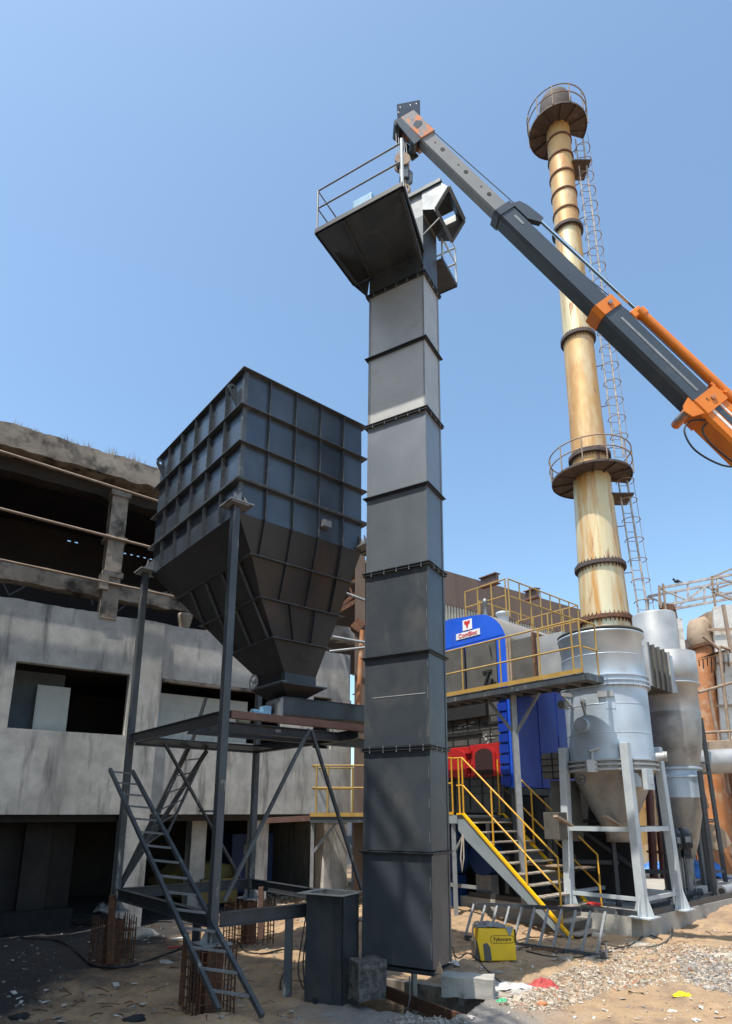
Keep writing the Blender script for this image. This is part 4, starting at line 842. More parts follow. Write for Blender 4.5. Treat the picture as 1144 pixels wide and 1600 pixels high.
# boiler
bo = thing('boiler', 'large blue packaged boiler with round-shouldered top', 'boiler', AB(3, 1.5, .4))
def prof(b0=-.40, b1=3.7, zb=3.15, zt=8.15):
    p = [(b0, zb), (b0, 6.6)]
    for k in range(11):
        t = k / 10 * math.pi / 2; p.append((b0 + 1.05 * (1 - math.cos(t)) , 6.95 + 1.13 * math.sin(t)))
    n = len(p); c = (b0 + b1) / 2
    p.append((c, zt + .05)); p += [(2 * c - x, z) for x, z in p[:n][::-1]]
    return p
pf = prof(); n = len(pf)
F0 = [AB(1.6, b, z) for b, z in pf]; F1_ = [AB(6.4, b, z) for b, z in pf]
MB().add(F0 + F1_, [tuple(range(n))] + [tuple(range(n, 2 * n))[::-1]]).build('end_plate', M['blue'], bo)
side = [(i, i + 1, n + i + 1, n + i) for i in range(n - 1)]
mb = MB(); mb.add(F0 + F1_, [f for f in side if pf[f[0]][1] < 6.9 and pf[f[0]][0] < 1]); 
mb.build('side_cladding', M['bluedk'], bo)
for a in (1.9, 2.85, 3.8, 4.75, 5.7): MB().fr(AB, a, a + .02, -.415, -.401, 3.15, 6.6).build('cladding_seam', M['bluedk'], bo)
mb = MB(); mb.add(F0 + F1_, [f for f in side if not (pf[f[0]][1] < 6.9 and pf[f[0]][0] < 1)], True)
mb.build('top_cladding', M['boiltop'], bo)
MB().fr(AB, 1.52, 1.60, -.42, -.32, 3.1, 6.6).build('corner_trim', M['blue'], bo)
mb = MB()
for z in np.arange(3.2, 5.7, .28): mb.fr(AB, 1.47, 1.52, -.36, -.06, z, z + .22)
mb.build('louvre_strip', M['bluedk'], bo)
dp = MB().fr(AB, 1.54, 1.598, -.05, 1.02, 5.5, 7.22).build('smoke_box_door', M['panel'], bo, bevel=.01)
MB().fr(AB, 1.54, 1.598, 1.08, 3.2, 5.5, 7.22).build('smoke_box_door', M['panel'], bo, bevel=.01)
MB().fr(AB, 1.50, 1.54, 1.03, 1.07, 5.5, 7.2).fr(AB, 1.5, 1.54, .1, .42, 6.30, 6.36).bar(AB(1.5, .42, 5.75), AB(1.5, .2, 6.3), .05, .06).bar(AB(1.5, .28, 5.7), AB(1.5, .08, 6.1), .05, .06).fr(AB, 1.5, 1.54, -.02, .3, 5.95, 6.0).build('door_latch', M['dkband'], dp)
MB().tube([AB(1.5, .12, 7.05), AB(1.5, .08, 6.75)], .018, 6).build('pull_rod', M['dkband'], dp)
mb = MB().fr(AB, 1.590, 1.599, -.30, 3.5, 7.30, 7.33)
for k in range(26):
    q = AB(1.588, -.25 + k * .145, 7.315); mb.tube([q, q + AA * .01], .014, 6)
mb.build('fascia_seam', M['blue'], bo)
MB().fr(AB, 1.592, 1.599, 1.55, 1.565, 7.33, 8.1).build('fascia_joint', M['blue'], bo)
s1_ = MB().fr(AB, 1.58, 1.597, .78, 1.13, 7.70, 8.02).build('logo_plate', M['signw'], bo, bevel=.005)
s2_ = MB().fr(AB, 1.58, 1.597, .50, 1.40, 7.47, 7.66).build('name_plate', M['signw'], bo, bevel=.005)
def ZB(b, z): return AB(1.576, b, z)
pts = [(1.06, .98), (.98, .98), (.955, .94), (.93, .98), (.85, .98), (.85, .90), (.92, .86), (.92, .80), (.94, .77), (.97, .77), (.99, .80), (.99, .86), (1.06, .90)]
MB().prism([AB(1.572, b, 7 + z) for b, z in pts], AA * .005).build('red_emblem', M['signr'], s1_)
txt('ComBloc', .185, AB(1.574, .95, 7.565), -BB, (0, 0, 1), M['signr'], 'name_lettering', s2_, .002, .004)
# lower furnace front
lf = MB().fr(AB, 1.56, 1.75, -.06, 3.7, 2.5, 5.45).build('furnace_front', M['brickdk'], bo)
mb = MB()
for z in np.arange(3.0, 5.1, .19): mb.fr(AB, 1.552, 1.559, -.06, 3.7, z, z + .018)
for b in (.25, .62, 1.05, 1.6, 2.2): mb.fr(AB, 1.54, 1.551, b, b + .045, 2.6, 5.1)
mb.fr(AB, 1.525, 1.539, .55, 3.7, 4.62, 4.70).fr(AB, 1.525, 1.539, -.06, .5, 4.85, 4.92).build('clamping_bars', M['dkband'], bo)
MB().fr(AB, 1.42, 1.56, .30, 3.7, 5.08, 5.49).build('lintel', M['dkband'], bo)
mb = MB()
for (b, z, w_, h_) in ((1.05, 4.93, .18, .025), (1.27, 4.91, .12, .02), (.82, 4.95, .14, .03), (1.28, 4.84, .16, .025), (1.08, 4.85, .1, .03), (.93, 4.87, .12, .025)): mb.fr(AB, 1.545, 1.5515, b, b + w_, z, z + h_)
for k in range(26): b = .36 + random.gauss(0, .13); z = 4.36 + random.gauss(0, .11); mb.fr(AB, 1.546, 1.5515, b, b + random.uniform(.02, .06), z, z + random.uniform(.01, .05))
mb.build('chalk_smudges', M['chalk'], lf)
def arch(b0, b1, z0, z1, a0, a1, m, nm, parent, hole=None):
    c = (b0 + b1) / 2; r = (b1 - b0) / 2; rz = r * .62; p = [(b0, z0), (b0, z1 - rz)]
    p += [(c - r * math.cos(t), z1 - rz + rz * math.sin(t)) for t in np.linspace(0, math.pi, 13)] + [(b1, z1 - rz), (b1, z0)]
    return MB().prism([AB(a0, *q) for q in p], AA * (a1 - a0)).build(nm, m, parent)
f1 = MB().fr(AB, 1.51, 1.555, -.02, .98, 3.45, 4.33).build('door_frame', M['red'], bo, bevel=.01)
arch(.10, .86, 3.47, 4.27, 1.47, 1.51, M['red'], 'arch_rim', f1)
arch(.18, .78, 3.47, 4.20, 1.46, 1.47, M['redin'], 'furnace_opening', f1)
MB().fr(AB, 1.47, 1.5, .18, .22, 3.47, 4.0).build('hinge_post', M['red'], f1)
f2 = MB().fr(AB, 1.515, 1.555, 1.02, 2.0, 3.45, 4.30).build('door_frame', M['red'], bo, bevel=.01)
arch(1.08, 1.96, 3.47, 4.25, 1.44, 1.515, M['red'], 'furnace_door', f2)
MB().fr(AB, 1.44, 1.62, .9, 1.12, 3.7, 3.78).fr(AB, 1.44, 1.62, .9, 1.12, 4.1, 4.17).build('hinge', M['red'], f2)
MB().fr(AB, 1.60, 6.4, -.35, 3.7, .5, 3.1).build('ash_box', M['dkband'], bo)
for b in (-.5, 3.6):
    for a in (1.4, 3.2, 5.5): MB().bar(AB(a, b, .4), AB(a, b, 3.1), .16, .16).build('support_leg', M['ring'], bo)
MB().fr(AB, 1.3, 6.4, -.55, -.40, 2.95, 3.12).build('base_frame', M['ring'], bo)
MB().lathe(AB(3.4, 1.0, 0), [(.0, 8.62), (.22, 8.62), (.22, 8.56), (.18, 8.5), (.18, 8.1)], 20).build('steam_nozzle', M['silver'], bo)
MB().lathe(AB(2.4, .9, 0), [(.0, 8.85), (.07, 8.82), (.09, 8.7), (.04, 8.6), (.06, 8.4), (.09, 8.1)], 12).build('safety_valve', M['bright'], bo)
rr = railing('roof_guard_rail', M['yeld'], [AB(2.5, 1.75, 8.15), AB(2.5, .2, 8.15), AB(2.5, .18, 8.15)], 1.15, bo, .022, posts=[AB(2.5, b, 8.15) for b in (1.75, 1.25, .72, .2)])
railing('roof_guard_rail', M['yeld'], [AB(2.55, .12, 8.1), AB(6.4, .12, 8.1)], 1.2, bo, .022, posts=[AB(a, .12, 8.1) for a in (2.55, 3.1, 3.65, 4.2, 4.75, 5.3, 5.85, 6.4)])
railing('roof_guard_rail', M['yeld'], [AB(6.4, .12, 8.1), AB(6.4, 2.6, 8.1)], 1.2, bo, .022, posts=[AB(6.4, b, 8.1) for b in (.7, 1.3, 1.9, 2.6)])
railing('roof_guard_rail', M['yeld'], [AB(3.4, 1.9, 8.15), AB(6.3, 1.9, 8.15)], 1.1, bo, .022, posts=[AB(a, 1.9, 8.15) for a in (3.4, 4.1, 4.8, 5.5, 6.3)])
# inlet duct from boiler to vessel
du = thing('flue_duct', 'grey flue duct joining the boiler side to the big silver vessel', 'duct', AB(2.1, -1.2, 5.6))
MB().fr(AB, 1.58, 2.6, -1.25, -.42, 5.72, 7.05).build('duct_box', M['panel'], du)
MB().fr(AB, 1.50, 2.68, -.50, -.43, 5.64, 7.13).fr(AB, 1.50, 2.68, -.58, -.52, 5.64, 7.13).build('joint_flange', M['tan'], du)
MB().fr(AB, 1.50, 2.68, -1.32, -1.26, 5.64, 7.13).build('joint_flange', M['rust'], du)
MB().fr(AB, 1.62, 2.6, -2.1, -1.33, 5.68, 7.0).build('vessel_transition', M['cyc'], du)
# ------------------------------------------------------------------ big silver vessel
VC = A3(5.80, 15.12, 0)
ve = thing('silver_scrubber_vessel', 'largest silver cylindrical vessel with conical bottom on four legs', 'vessel', VC + A3(0, 0, .42))
R_ = .95
lt = MB().lathe(VC, [(.0, 6.70), (R_ + .02, 6.68), (R_ + .06, 6.66), (R_ + .06, 6.62), (R_, 6.60), (R_, 5.60)], 96).build('upper_drum', M['silver'], ve)
MB().lathe(VC, [(R_ - .05, 6.70), (R_ + .05, 6.70), (R_ + .06, 6.74), (R_ + .0, 6.76), (R_ - .1, 6.78), (0, 6.8)], 60).build('drum_lid', M['panel'], lt)
MB().lathe(VC, [(R_, 5.62), (R_ + .07, 5.60), (R_ + .07, 5.57), (R_ + .02, 5.55), (R_ + .02, 5.50), (R_ + .07, 5.48), (R_ + .07, 5.45), (R_ + .02, 5.43), (R_ + .02, 5.39), (R_ + .08, 5.37), (R_ + .08, 5.34), (R_, 5.32)], 72, smooth=False).build('collar', M['silver'], ve)
lb = MB().lathe(VC, [(R_, 5.33), (R_, 3.66)], 96).build('lower_drum', M['silver'], ve)
MB().lathe(VC, [(R_, 3.67), (R_ + .08, 3.66), (R_ + .08, 3.63), (R_ + .01, 3.62), (R_ + .01, 3.58), (R_ + .08, 3.57), (R_ + .08, 3.53), (R_ + .01, 3.52), (R_ + .01, 3.47), (R_ + .08, 3.46), (R_ + .08, 3.42), (R_ - .02, 3.41)], 72, smooth=False).build('bottom_flange', M['cyc'], ve)
MB().lathe(VC, [(R_ - .02, 3.42), (.66, 2.8), (.30, 2.1), (.26, 2.02), (.26, 1.85), (0, 1.85)], 60).build('cone', M['cyctan'], ve)
for zf in (4.92, 4.26): MB().lathe(VC, [(R_ + .001, zf - .01), (R_ + .005, zf - .009), (R_ + .005, zf + .009), (R_ + .001, zf + .01)], 96).build('weld_seam', M['silver'], lb)
MB().lathe(VC, [(R_ + .001, 6.09), (R_ + .005, 6.092), (R_ + .005, 6.108), (R_ + .001, 6.11)], 96).build('weld_seam', M['silver'], lt)
for zf in (5.355, 3.55):
    mb = MB().lathe(VC, [(R_ + .02, zf - .008), (R_ + .06, zf - .008), (R_ + .06, zf + .008), (R_ + .02, zf + .008)], 60)
    for k in range(40):
        a = k * math.pi / 20; q = VC + A3((R_ + .055) * math.cos(a), (R_ + .055) * math.sin(a), zf); mb.tube([q - A3(0, 0, .05), q + A3(0, 0, .05)], .012, 6)
    mb.build('bolt_ring', M['grey'], ve)
def nozzle(c, d, r, L, n=10, m=M['silver'], parent=ve, nm='manhole'):
    d = nrm(d); t = MB().tube([c, A3(*c) + d * L], r * .8, 20).tube([A3(*c) + d * L, A3(*c) + d * (L + .03)], r, 28).tube([A3(*c) + d * (L + .04), A3(*c) + d * (L + .07)], r, 28).build(nm, m, parent)
    x, y = perp(d); mb = MB()
    for k in range(n):
        q = A3(*c) + d * (L + .07) + (x * math.cos(k * 6.283 / n) + y * math.sin(k * 6.283 / n)) * r * .82; mb.tube([q, q + d * .02], .014, 6)
    mb.build('bolts', M['grey'], t); return t
def vs_(th, z, r=R_): return VC + A3(r * math.cos(th), r * math.sin(th), z)
def thp(px):   # bearing of the visible vessel wall at a pixel column
    return min((abs(CX + F_PX * vs_(t, 4.5)[0] / (vs_(t, 4.5)[1] * cp + 2 * sp) - px), t) for t in np.linspace(-math.pi, 0, 300))[1]
th = thp(913); nozzle(vs_(th, 4.45, .9), (math.cos(th), math.sin(th), 0), .175, .14)
th = thp(1019); nozzle(vs_(th, 3.75, .85), (math.cos(th), math.sin(th), 0), .12, .28, 8, M['cyc'], nm='side_nozzle')
for (px, z, l) in ((898, 5.2, .3), (916, 5.0, .15)):
    th = thp(px); MB().bar(vs_(th, z, .93), vs_(th, z, .93) + A3(math.cos(th), math.sin(th), 0) * l, .07, .09).bar(vs_(th, z, .93 + l), vs_(th, z - .3, .95), .05, .05).build('lug_bracket', M['cyc'], ve)
th = thp(950); MB().box(vs_(th, 5.13, .97), (-math.sin(th), math.cos(th), 0), (math.cos(th), math.sin(th), 0), (0, 0, 1), .17, .03, .07).build('lug_bracket', M['cyc'], ve)
MB().box(vs_(thp(957), 4.95, .953), (-math.sin(thp(957)), math.cos(thp(957)), 0), (math.cos(thp(957)), math.sin(thp(957)), 0), (0, 0, 1), .10, .006, .16).build('patch_plate', M['silver'], ve)
p = at(878, 1101, 14.6); t = MB().tube([p + A3(.3, .2, 0), p], .03, 8).tube([p - A3(.03, .02, 0), p + A3(.03, .02, 0)], .10, 14).box(p + A3(.1, .05, 0), (1, 0, 0), (0, 1, 0), (0, 0, 1), .06, .04, .09).build('drain_valve', M['bright'], ve, bevel=.01)
for (a, b) in ((-.85, -.85), (.85, -.85), (-.85, .85), (.85, .85)):
    base = VC + AA * a + BB * b; q = A3(0, 0, 1); ins = nrm(VC - base) * .12
    lg = MB().add([base + AA * x + BB * y + A3(0, 0, .42) for x, y in ((-.09, -.09), (.09, -.09), (.09, .09), (-.09, .09))] + [base + ins + AA * x + BB * y + A3(0, 0, 4.0) for x, y in ((-.09, -.09), (.09, -.09), (.09, .09), (-.09, .09))],
        [(3, 2, 1, 0), (4, 5, 6, 7), (0, 1, 5, 4), (1, 2, 6, 5), (2, 3, 7, 6), (3, 0, 4, 7)]).build('leg', M['silverleg'], ve, bevel=.01)
    mb = MB().fr(lambda x, y, z: base + AA * x + BB * y + A3(0, 0, z), -.24, .24, -.24, .24, .405, .43)
    for s in (-1, 1):
        mb.prism([base + AA * s * .09 + A3(0, 0, .43), base + AA * s * .23 + A3(0, 0, .43), base + AA * s * .09 + A3(0, 0, .85)], BB * .015)
        mb.prism([base + BB * s * .09 + A3(0, 0, .43), base + BB * s * .23 + A3(0, 0, .43), base + BB * s * .09 + A3(0, 0, .85)], AA * .015)
    mb.build('foot_plate', M['silverleg'], lg)
def vq(a, b, z): return VC + AA * a + BB * b + A3(0, 0, z)
for z, w_ in ((2.15, .10), (.75, .08)):
    for p, q in (((-.83, -.76), (-.83, .76)), ((-.76, -.83), (.76, -.83)), ((.83, -.76), (.83, .76)), ((-.76, .83), (.76, .83))): MB().bar(vq(*p, z), vq(*q, z), .06, w_).build('tie_bar', M['silverleg'], ve)
for (p, q) in (((868, 1275), (893, 1290)), ((945, 1275), (985, 1300))): MB().bar(at(*p, 14.6), at(*q, 14.9), .12, .05).build('access_step', M['tan'], ve)
p = at(1013, 1218, 14.1); MB().box(p, AA, BB, (0, 0, 1), .16, .05, .22).fr(lambda x, y, z: p + AA * x + BB * y + A3(0, 0, z), -.05, .12, -.06, -.052, -.1, .08).build('control_box', M['silverleg'], ve, bevel=.01)
MB().box(p + A3(-.25, .2, 0), AA, BB, (0, 0, 1), .18, .1, .15).build('control_box', M['silver'], ve)
p = at(920, 1200, 14.3); t = MB().box(p + A3(.1, .1, .05), (1, 0, 0), (0, 1, 0), (0, 0, 1), .12, .06, .14).tube([p + A3(.12, .1, .1), p + A3(.14, .1, .4)], .04, 8).tube([p + A3(.05, .05, .38), p + A3(.3, .05, .45)], .03, 8).build('gate_valve', M['cyc'], ve, bevel=.01)
wc = at(907, 1217, 14.0); MB().tube([wc + A3(.11 * math.cos(k * .393), 0, .11 * math.sin(k * .393)) for k in range(17)], .016, 6, cap=False).tube([wc - A3(.11, 0, 0), wc + A3(.11, 0, 0)], .01, 5).tube([wc - A3(0, 0, .11), wc + A3(0, 0, .11)], .01, 5).tube([wc, wc + A3(.1, .15, 0)], .02, 6).build('hand_wheel', M['motordk'], t)
# duct with bellows towards the cyclone
VY = A3(8.7, 17.98, 0)
dd_ = nrm(VY - VC); dp_ = A3(-dd_[1], dd_[0], 0)
def DV(s, t, z): return VC + dd_ * s + dp_ * t + A3(0, 0, z)
d2 = thing('bellows_duct', 'square duct with dark bellows between the two silver vessels', 'duct', DV(2, 0, 5.6))
MB().fr(DV, .75, 1.55, -.46, .46, 5.72, 6.72).build('duct_box', M['silver'], d2)
MB().fr(DV, 1.55, 1.62, -.54, .54, 5.64, 6.80).fr(DV, 3.02, 3.09, -.54, .54, 5.64, 6.80).build('joint_flange', M['cyc'], d2)
mb = MB()
for k in range(4):
    s = 1.63 + k * .345; mb.fr(DV, s, s + .05, -.55, .55, 5.63, 6.81).fr(DV, s + .05, s + .345, -.49, .49, 5.66, 6.78)
mb.build('bellows', M['panel'], d2)
MB().fr(DV, 3.09, 4.3, -.5, .5, 5.7, 6.74).build('duct_box', M['silver'], d2)
# ------------------------------------------------------------------ cyclone
cy_ = thing('silver_cyclone', 'smaller silver cyclone with tapering cone right of the big vessel', 'cyclone', VY + A3(0, 0, .4))
MB().lathe(VY, [(0, 6.95), (.86, 6.95), (.86, 6.15), (.80, 6.08), (.88, 6.04), (.88, 6.0), (.79, 5.98), (.79, 5.22)], 60).build('upper_body', M['cyc'], cy_)
MB().lathe(VY, [(.792, 5.24), (.80, 5.20), (.74, 4.4), (.60, 3.72)], 60).build('cone', M['cyctan'], cy_)
MB().lathe(VY, [(.60, 3.72), (.66, 3.70), (.66, 3.66), (.58, 3.64), (.60, 3.5), (.66, 3.47), (.66, 3.43), (.62, 3.42), (.62, 2.9)], 48, smooth=False).build('dust_bin', M['silver'], cy_)
MB().lathe(VY, [(.62, 2.9), (.34, 1.7), (.2, 1.3), (0, 1.3)], 48).build('bin_cone', M['cyctan'], cy_)
mb = MB()
for k in range(4):
    t_ = k * 1.571 + .4; q = VY + A3(.75 * math.cos(t_), .75 * math.sin(t_), .4); mb2 = MB().bar(q, q + A3(0, 0, 3.2), .1, .1).build('leg', M['ring'], cy_)
tank = at(1023, 980, 20.5)
t = thing('silver_tank', 'plain silver cylinder rising behind the bellows duct', 'tank', (tank[0], tank[1], .3))
MB().lathe((tank[0], tank[1]), [(0, 9.0), (.66, 9.0), (.68, 8.96), (.68, 4.2), (.3, 3.0), (.3, .2)], 48).build('tank_shell', M['cyc'], t)
MB().box((tank[0] + .68, tank[1] - .1, 8.2), (1, 0, 0), (0, 1, 0), (0, 0, 1), .12, .2, .6).build('side_fitting', M['white'], t)
# ================================================================== STAIRS, LOWER PLATFORM, WALKWAY
st = thing('yellow_railed_staircase', 'steel staircase with yellow handrails up to the boiler platform', 'staircase', AB(.7, -2.7, 0))
RUN, RISE = 2.72, 2.42
def ST(a, f, dz=0): return AB(a, -RUN * f, RISE * (1 - f) + dz)
for a in (-.02, 1.60):
    q = [ST(a, 0, -.02) + BB * .18, ST(a, 0, .03) + BB * .18, ST(a, 0, .03), ST(a, 1, .06), ST(a, 1.0, -.0) - A3(0, 0, .08), ST(a, .93, -.22), ST(a, .0, -.30) + BB * .05, ST(a, 0, -.24) + BB * .18]
    q = [ST(a, 0, .03) + BB * .18, ST(a, 0, .03), ST(a, 1.02, .04), ST(a, 1.0, -.04), ST(a, .86, -.22), ST(a, .02, -.52), ST(a, 0, -.34) + BB * .18]
    t = MB().prism(q, AA * .05).build('stringer', M['stgrey'], st)
    MB().bar(ST(a - .004 if a < 0 else a + .02, 0, .05) + BB * .18, ST(a - .004 if a < 0 else a + .02, 0, .05), .09, .04, up=(0, 0, 1)).bar(ST(a, 0, .055), ST(a, 1.02, .055), .05, .075, up=AA).build('edge_strip', M['yelstr'], t)
for i in range(11):
    f = (i + .6) / 11; z = -.04
    p = ST(.03, f, z); MB().prism([p, p + AA * 1.57, p + AA * 1.57 - BB * .27, p - BB * .27], A3(0, 0, .03)).build('tread', M['tread'], st)
def hrail(a, m, r=.022, hh=1.42):
    t = MB().tube([ST(a, 0, hh) + BB * .35, ST(a, 0, hh) + BB * .0, ST(a, .94, hh), ST(a, .94, .0)], r, 8).tube([ST(a, 0, hh * .52) + BB * .2, ST(a, 0, hh * .52), ST(a, .94, hh * .52)], r, 8).build('handrail', m, st)
    for f in (-.05, .0, .32, .64): MB().tube([ST(a, max(f, 0), .0) + BB * (.12 if f < 0 else 0), ST(a, max(f, 0), hh) + BB * (.12 if f < 0 else 0)], r * 1.05, 8).build('rail_post', m, t)
hrail(.0, M['yel']); hrail(1.62, M['yel'])
# lower platform
lp_ = thing('boiler_platform', 'low steel platform with yellow rails in front of the boiler', 'platform', AB(.7, 3, 0))
MB().fr(AB, .0, 1.45, .0, 4.4, 2.38, 2.43).build('deck', M['deck'], lp_)
MB().fr(AB, -.05, -.001, .18, 4.4, 2.24, 2.44).fr(AB, 1.45, 1.5, .18, 4.4, 2.24, 2.44).fr(AB, 0, 1.45, 4.401, 4.45, 2.24, 2.44).build('edge_beam', M['stgrey'], lp_)
MB().fr(AB, -.06, -.051, .3, 4.4, 2.45, 2.52).build('toe_plate', M['yel'], lp_)
railing('guard_rail', M['yel'], [AB(0, .35, 2.44), AB(0, 4.35, 2.44)], 1.42, lp_, .022, posts=[AB(0, b, 2.44) for b in (.35, 1.6, 2.9, 4.3)])
railing('guard_rail', M['yel'], [AB(1.5, .05, 2.44), AB(2.5, .0, 2.44)], 1.42, lp_, .022)
MB().fr(AB, 1.46, 2.6, -.3, .3, 2.3, 2.36).build('deck', M['deck'], lp_)
for b in (.4, 3.0, 4.3):
    for a in (.05, 1.4):
        MB().bar(AB(a, b, 0), AB(a, b, 2.24), .1, .1).build('leg', M['grey'], lp_)
        if a < 1: MB().bar(AB(a, b - .05, 1.6), AB(a, b - .5, 2.2), .05, .05).build('knee_brace', M['grey'], lp_)
ld = thing('yellow_railed_landing', 'small steel landing with yellow rails left of the elevator', 'landing', (-.6, 17, 0))
MB().fr(lambda x, y, z: A3(x, y, z), -1.45, .5, 16.9, 18.0, 2.25, 2.42).build('deck', M['postgrey'], ld)
MB().fr(lambda x, y, z: A3(x, y, z), -1.45, .5, 16.87, 16.899, 2.40, 2.50).build('toe_plate', M['yeld'], ld)
railing('guard_rail', M['yeld'], [(-1.42, 16.95, 2.43), (.5, 16.95, 2.43)], 1.28, ld, .024, posts=[(-1.3, 16.95, 2.43), (-1.0, 16.95, 2.43), (-.36, 16.95, 2.43), (.2, 16.95, 2.43)])
railing('guard_rail', M['yeld'], [(-1.42, 16.95, 2.43), (-1.42, 17.95, 2.43), (.5, 17.95, 2.43)], 1.28, ld, .02, posts=[(-.36, 17.95, 2.43)])
MB().bar((-1.4, 17.2, 0), (-1.4, 17.2, 2.25), .09, .09).build('leg', M['grey'], ld); MB().bar((.1, 17.2, 0), (.1, 17.2, 2.25), .09, .09).build('leg', M['grey'], ld)
MB().bar((-1.38, 17.2, 1.5), (-.8, 17.2, 2.22), .07, .07).build('knee_brace', M['grey'], ld)
tag(MB().bar(A3(-2.65, 17.1, 2.30), A3(-1.47, 17.2, 2.36), .14, .14).build('primer_beam', M['primer']), 'short red-brown beam running left from the boiler platform', 'beam')
# walkway
wk = thing('upper_walkway', 'raised walkway with yellow rails across the boiler front', 'walkway', AB(.5, -1, 5.3))
MB().fr(AB, -.05, .62, -3.6, 4.2, 5.36, 5.40).build('deck', M['deck'], wk)
MB().fr(AB, -.10, -.051, -3.6, 4.2, 5.27, 5.42).fr(AB, 1.0 - .38, .67, -3.6, 4.2, 5.27, 5.42).fr(AB, -.05, .62, -3.65, -3.601, 5.27, 5.42).build('edge_beam', M['postgrey'], wk)
mb = MB()
for b in np.arange(-3.5, 4.2, .4): mb.fr(AB, -.05, .62, b, b + .05, 5.28, 5.359)
mb.build('joist', M['deck'], wk)
MB().fr(AB, -.12, -.101, -3.58, 4.2, 5.43, 5.53).build('toe_plate', M['yeld'], wk)
railing('guard_rail', M['yeld'], [AB(.6, -3.55, 5.42), AB(-.08, -3.55, 5.42), AB(-.08, 4.2, 5.42)], 1.22, wk, .022, rails=(1, .5), posts=[AB(-.08, b, 5.42) for b in (-3.55, -3.35, -2.5, -1.4, -.2, .92, 2.2, 3.4)] + [AB(.6, -3.55, 5.42)])
def wpost(a, b):
    t = MB().bar(AB(a, b, 2.45 if b > 0 else .42), AB(a, b, 5.27), .13, .13).build('support_post', M['grey'], wk)
    for s in (-1, 1): MB().bar(AB(a, b + s * .03, 4.35), AB(a, b + s * .75, 5.25), .06, .06).build('knee_brace', M['grey'], t)
wpost(.35, -1.40); wpost(.35, 3.2)
# ================================================================== RIGHT BACKGROUND
YR = 24.
def r_(px, py, y=YR): return at(px, py, y)
# rusty duct with elbow
t = thing('rusty_riser_duct', 'fat rusty orange riser duct with a tan elbow at its top', 'duct', A3(*r_(1105, 1275)[:2], 0))
q0, q1 = r_(1112, 1290), r_(1098, 1012)
MB().tube([A3(q0[0], q0[1], 0), A3(q0[0], q0[1], 3.5), A3((q0[0] + q1[0]) / 2 - .0, q1[1], 6.0), A3(q1[0], q1[1], q1[2])], [.62, .62, .50, .36], 20).build('riser', M['orustr'], t)
c = q1
MB().tube([c, c + A3(-.02, 0, .12)], .50, 20).build('elbow_flange', M['rust'], t)
MB().tube([c + A3(0, 0, .12), c + A3(-.12, 0, .45), c + A3(-.02, .05, .85), c + A3(.4, .3, 1.05)], [.40, .44, .44, .36], 8).build('elbow', M['tan'], t)
MB().add([c + A3(*v) for v in ((.25, -.2, .55), (.25, -.2, 1.40), (.25, .8, 1.40), (.25, .8, .55), (2.3, -.1, 1.35), (2.3, -.1, 2.0), (2.3, 1.2, 2.0), (2.3, 1.2, 1.35))], [(0, 1, 2, 3), (7, 6, 5, 4), (0, 4, 5, 1), (1, 5, 6, 2), (2, 6, 7, 3), (3, 7, 4, 0)]).build('branch_duct', M['tan'], t)
# white wrinkled silo wall
t = thing('white_clad_tower', 'white wrinkled metal-clad tower at the right edge', 'tower', A3(*r_(1135, 1270)[:2], 0))
w0, w1 = r_(1120, 1100, 23), r_(1114, 948, 23)
X0 = w0[0]
MB().add([(X0, 23, 5.0), (X0 + 3, 22.4, 5.0), (X0 + 3, 25.5, 5.0), (X0 + 1.4, 26, 5.0), (w1[0], 23, w1[2]), (w1[0] + 3.2, 22.4, w1[2] + .2), (w1[0] + 3.2, 25.5, w1[2] + .2), (w1[0] + 1.4, 26, w1[2])], [(3, 2, 1, 0), (4, 5, 6, 7), (0, 1, 5, 4), (1, 2, 6, 5), (2, 3, 7, 6), (3, 0, 4, 7)]).build('cladding', M['white'], t)
for z in (6.3, 7.9, 9.2): MB().bar((X0 - .05, 22.95, z), (X0 + 3, 22.35, z), .05, .08).build('cladding_band', M['tan'], t)
for x in (X0 + .2, X0 + 2.6): MB().bar((x, 23.1, 0), (x, 23.1, 5.0), .2, .2).build('leg', M['rust'], t)
tag(MB().bar(r_(1130, 945, 22), r_(1143, 1020, 22), .1, .1).build('standpipe', M['scaf']), 'dusty pipe down the face of the white tower', 'pipe')
# gantry truss across the top right
t = thing('lattice_gantry', 'light lattice truss gantry crossing above the white tower', 'truss', r_(1035, 950, 26))
def g_(px, py): return at(px, py, 26)
T0, T1, B0_, B1_ = g_(1030, 919), g_(1170, 893), g_(1030, 947), g_(1170, 921)
for dy in (0, 1.1):
    d = A3(0, dy, 0)
    MB().bar(T0 + d, T1 + d, .1, .1).build('top_chord', M['truss'], t); MB().bar(B0_ + d, B1_ + d, .1, .1).build('bottom_chord', M['truss'], t)
    for f in (0, .32, .65, 1): MB().bar(T0 + (T1 - T0) * f + d, B0_ + (B1_ - B0_) * f + d, .07, .07).build('web_post', M['truss'], t)
    for f0, f1 in ((0, .32), (.65, .32), (.65, 1)): MB().bar(T0 + (T1 - T0) * f0 + d, B0_ + (B1_ - B0_) * f1 + d, .06, .06).build('web_diagonal', M['truss'], t)
for (a, b) in (((1030, 915), (1033, 950)), ((1036, 912), (1041, 960)), ((1112, 900), (1118, 948)), ((1112, 922), (1165, 905)), ((1112, 925), (1165, 945)), ((1113, 902), (1165, 880))): MB().bar(at(*a, 25.8), at(*b, 25.8), .07, .07).build('cross_brace', M['scaf'], t)
MB().bar(g_(1033, 952), g_(1052, 950), .3, .25).bar(g_(1050, 950), g_(1057, 985), .25, .2).build('end_bearing', M['rust'], t)
MB().bar(g_(1045, 945), A3(*g_(1045, 945)[:2], 0), .22, .22).build('support_post', M['rust'], t)
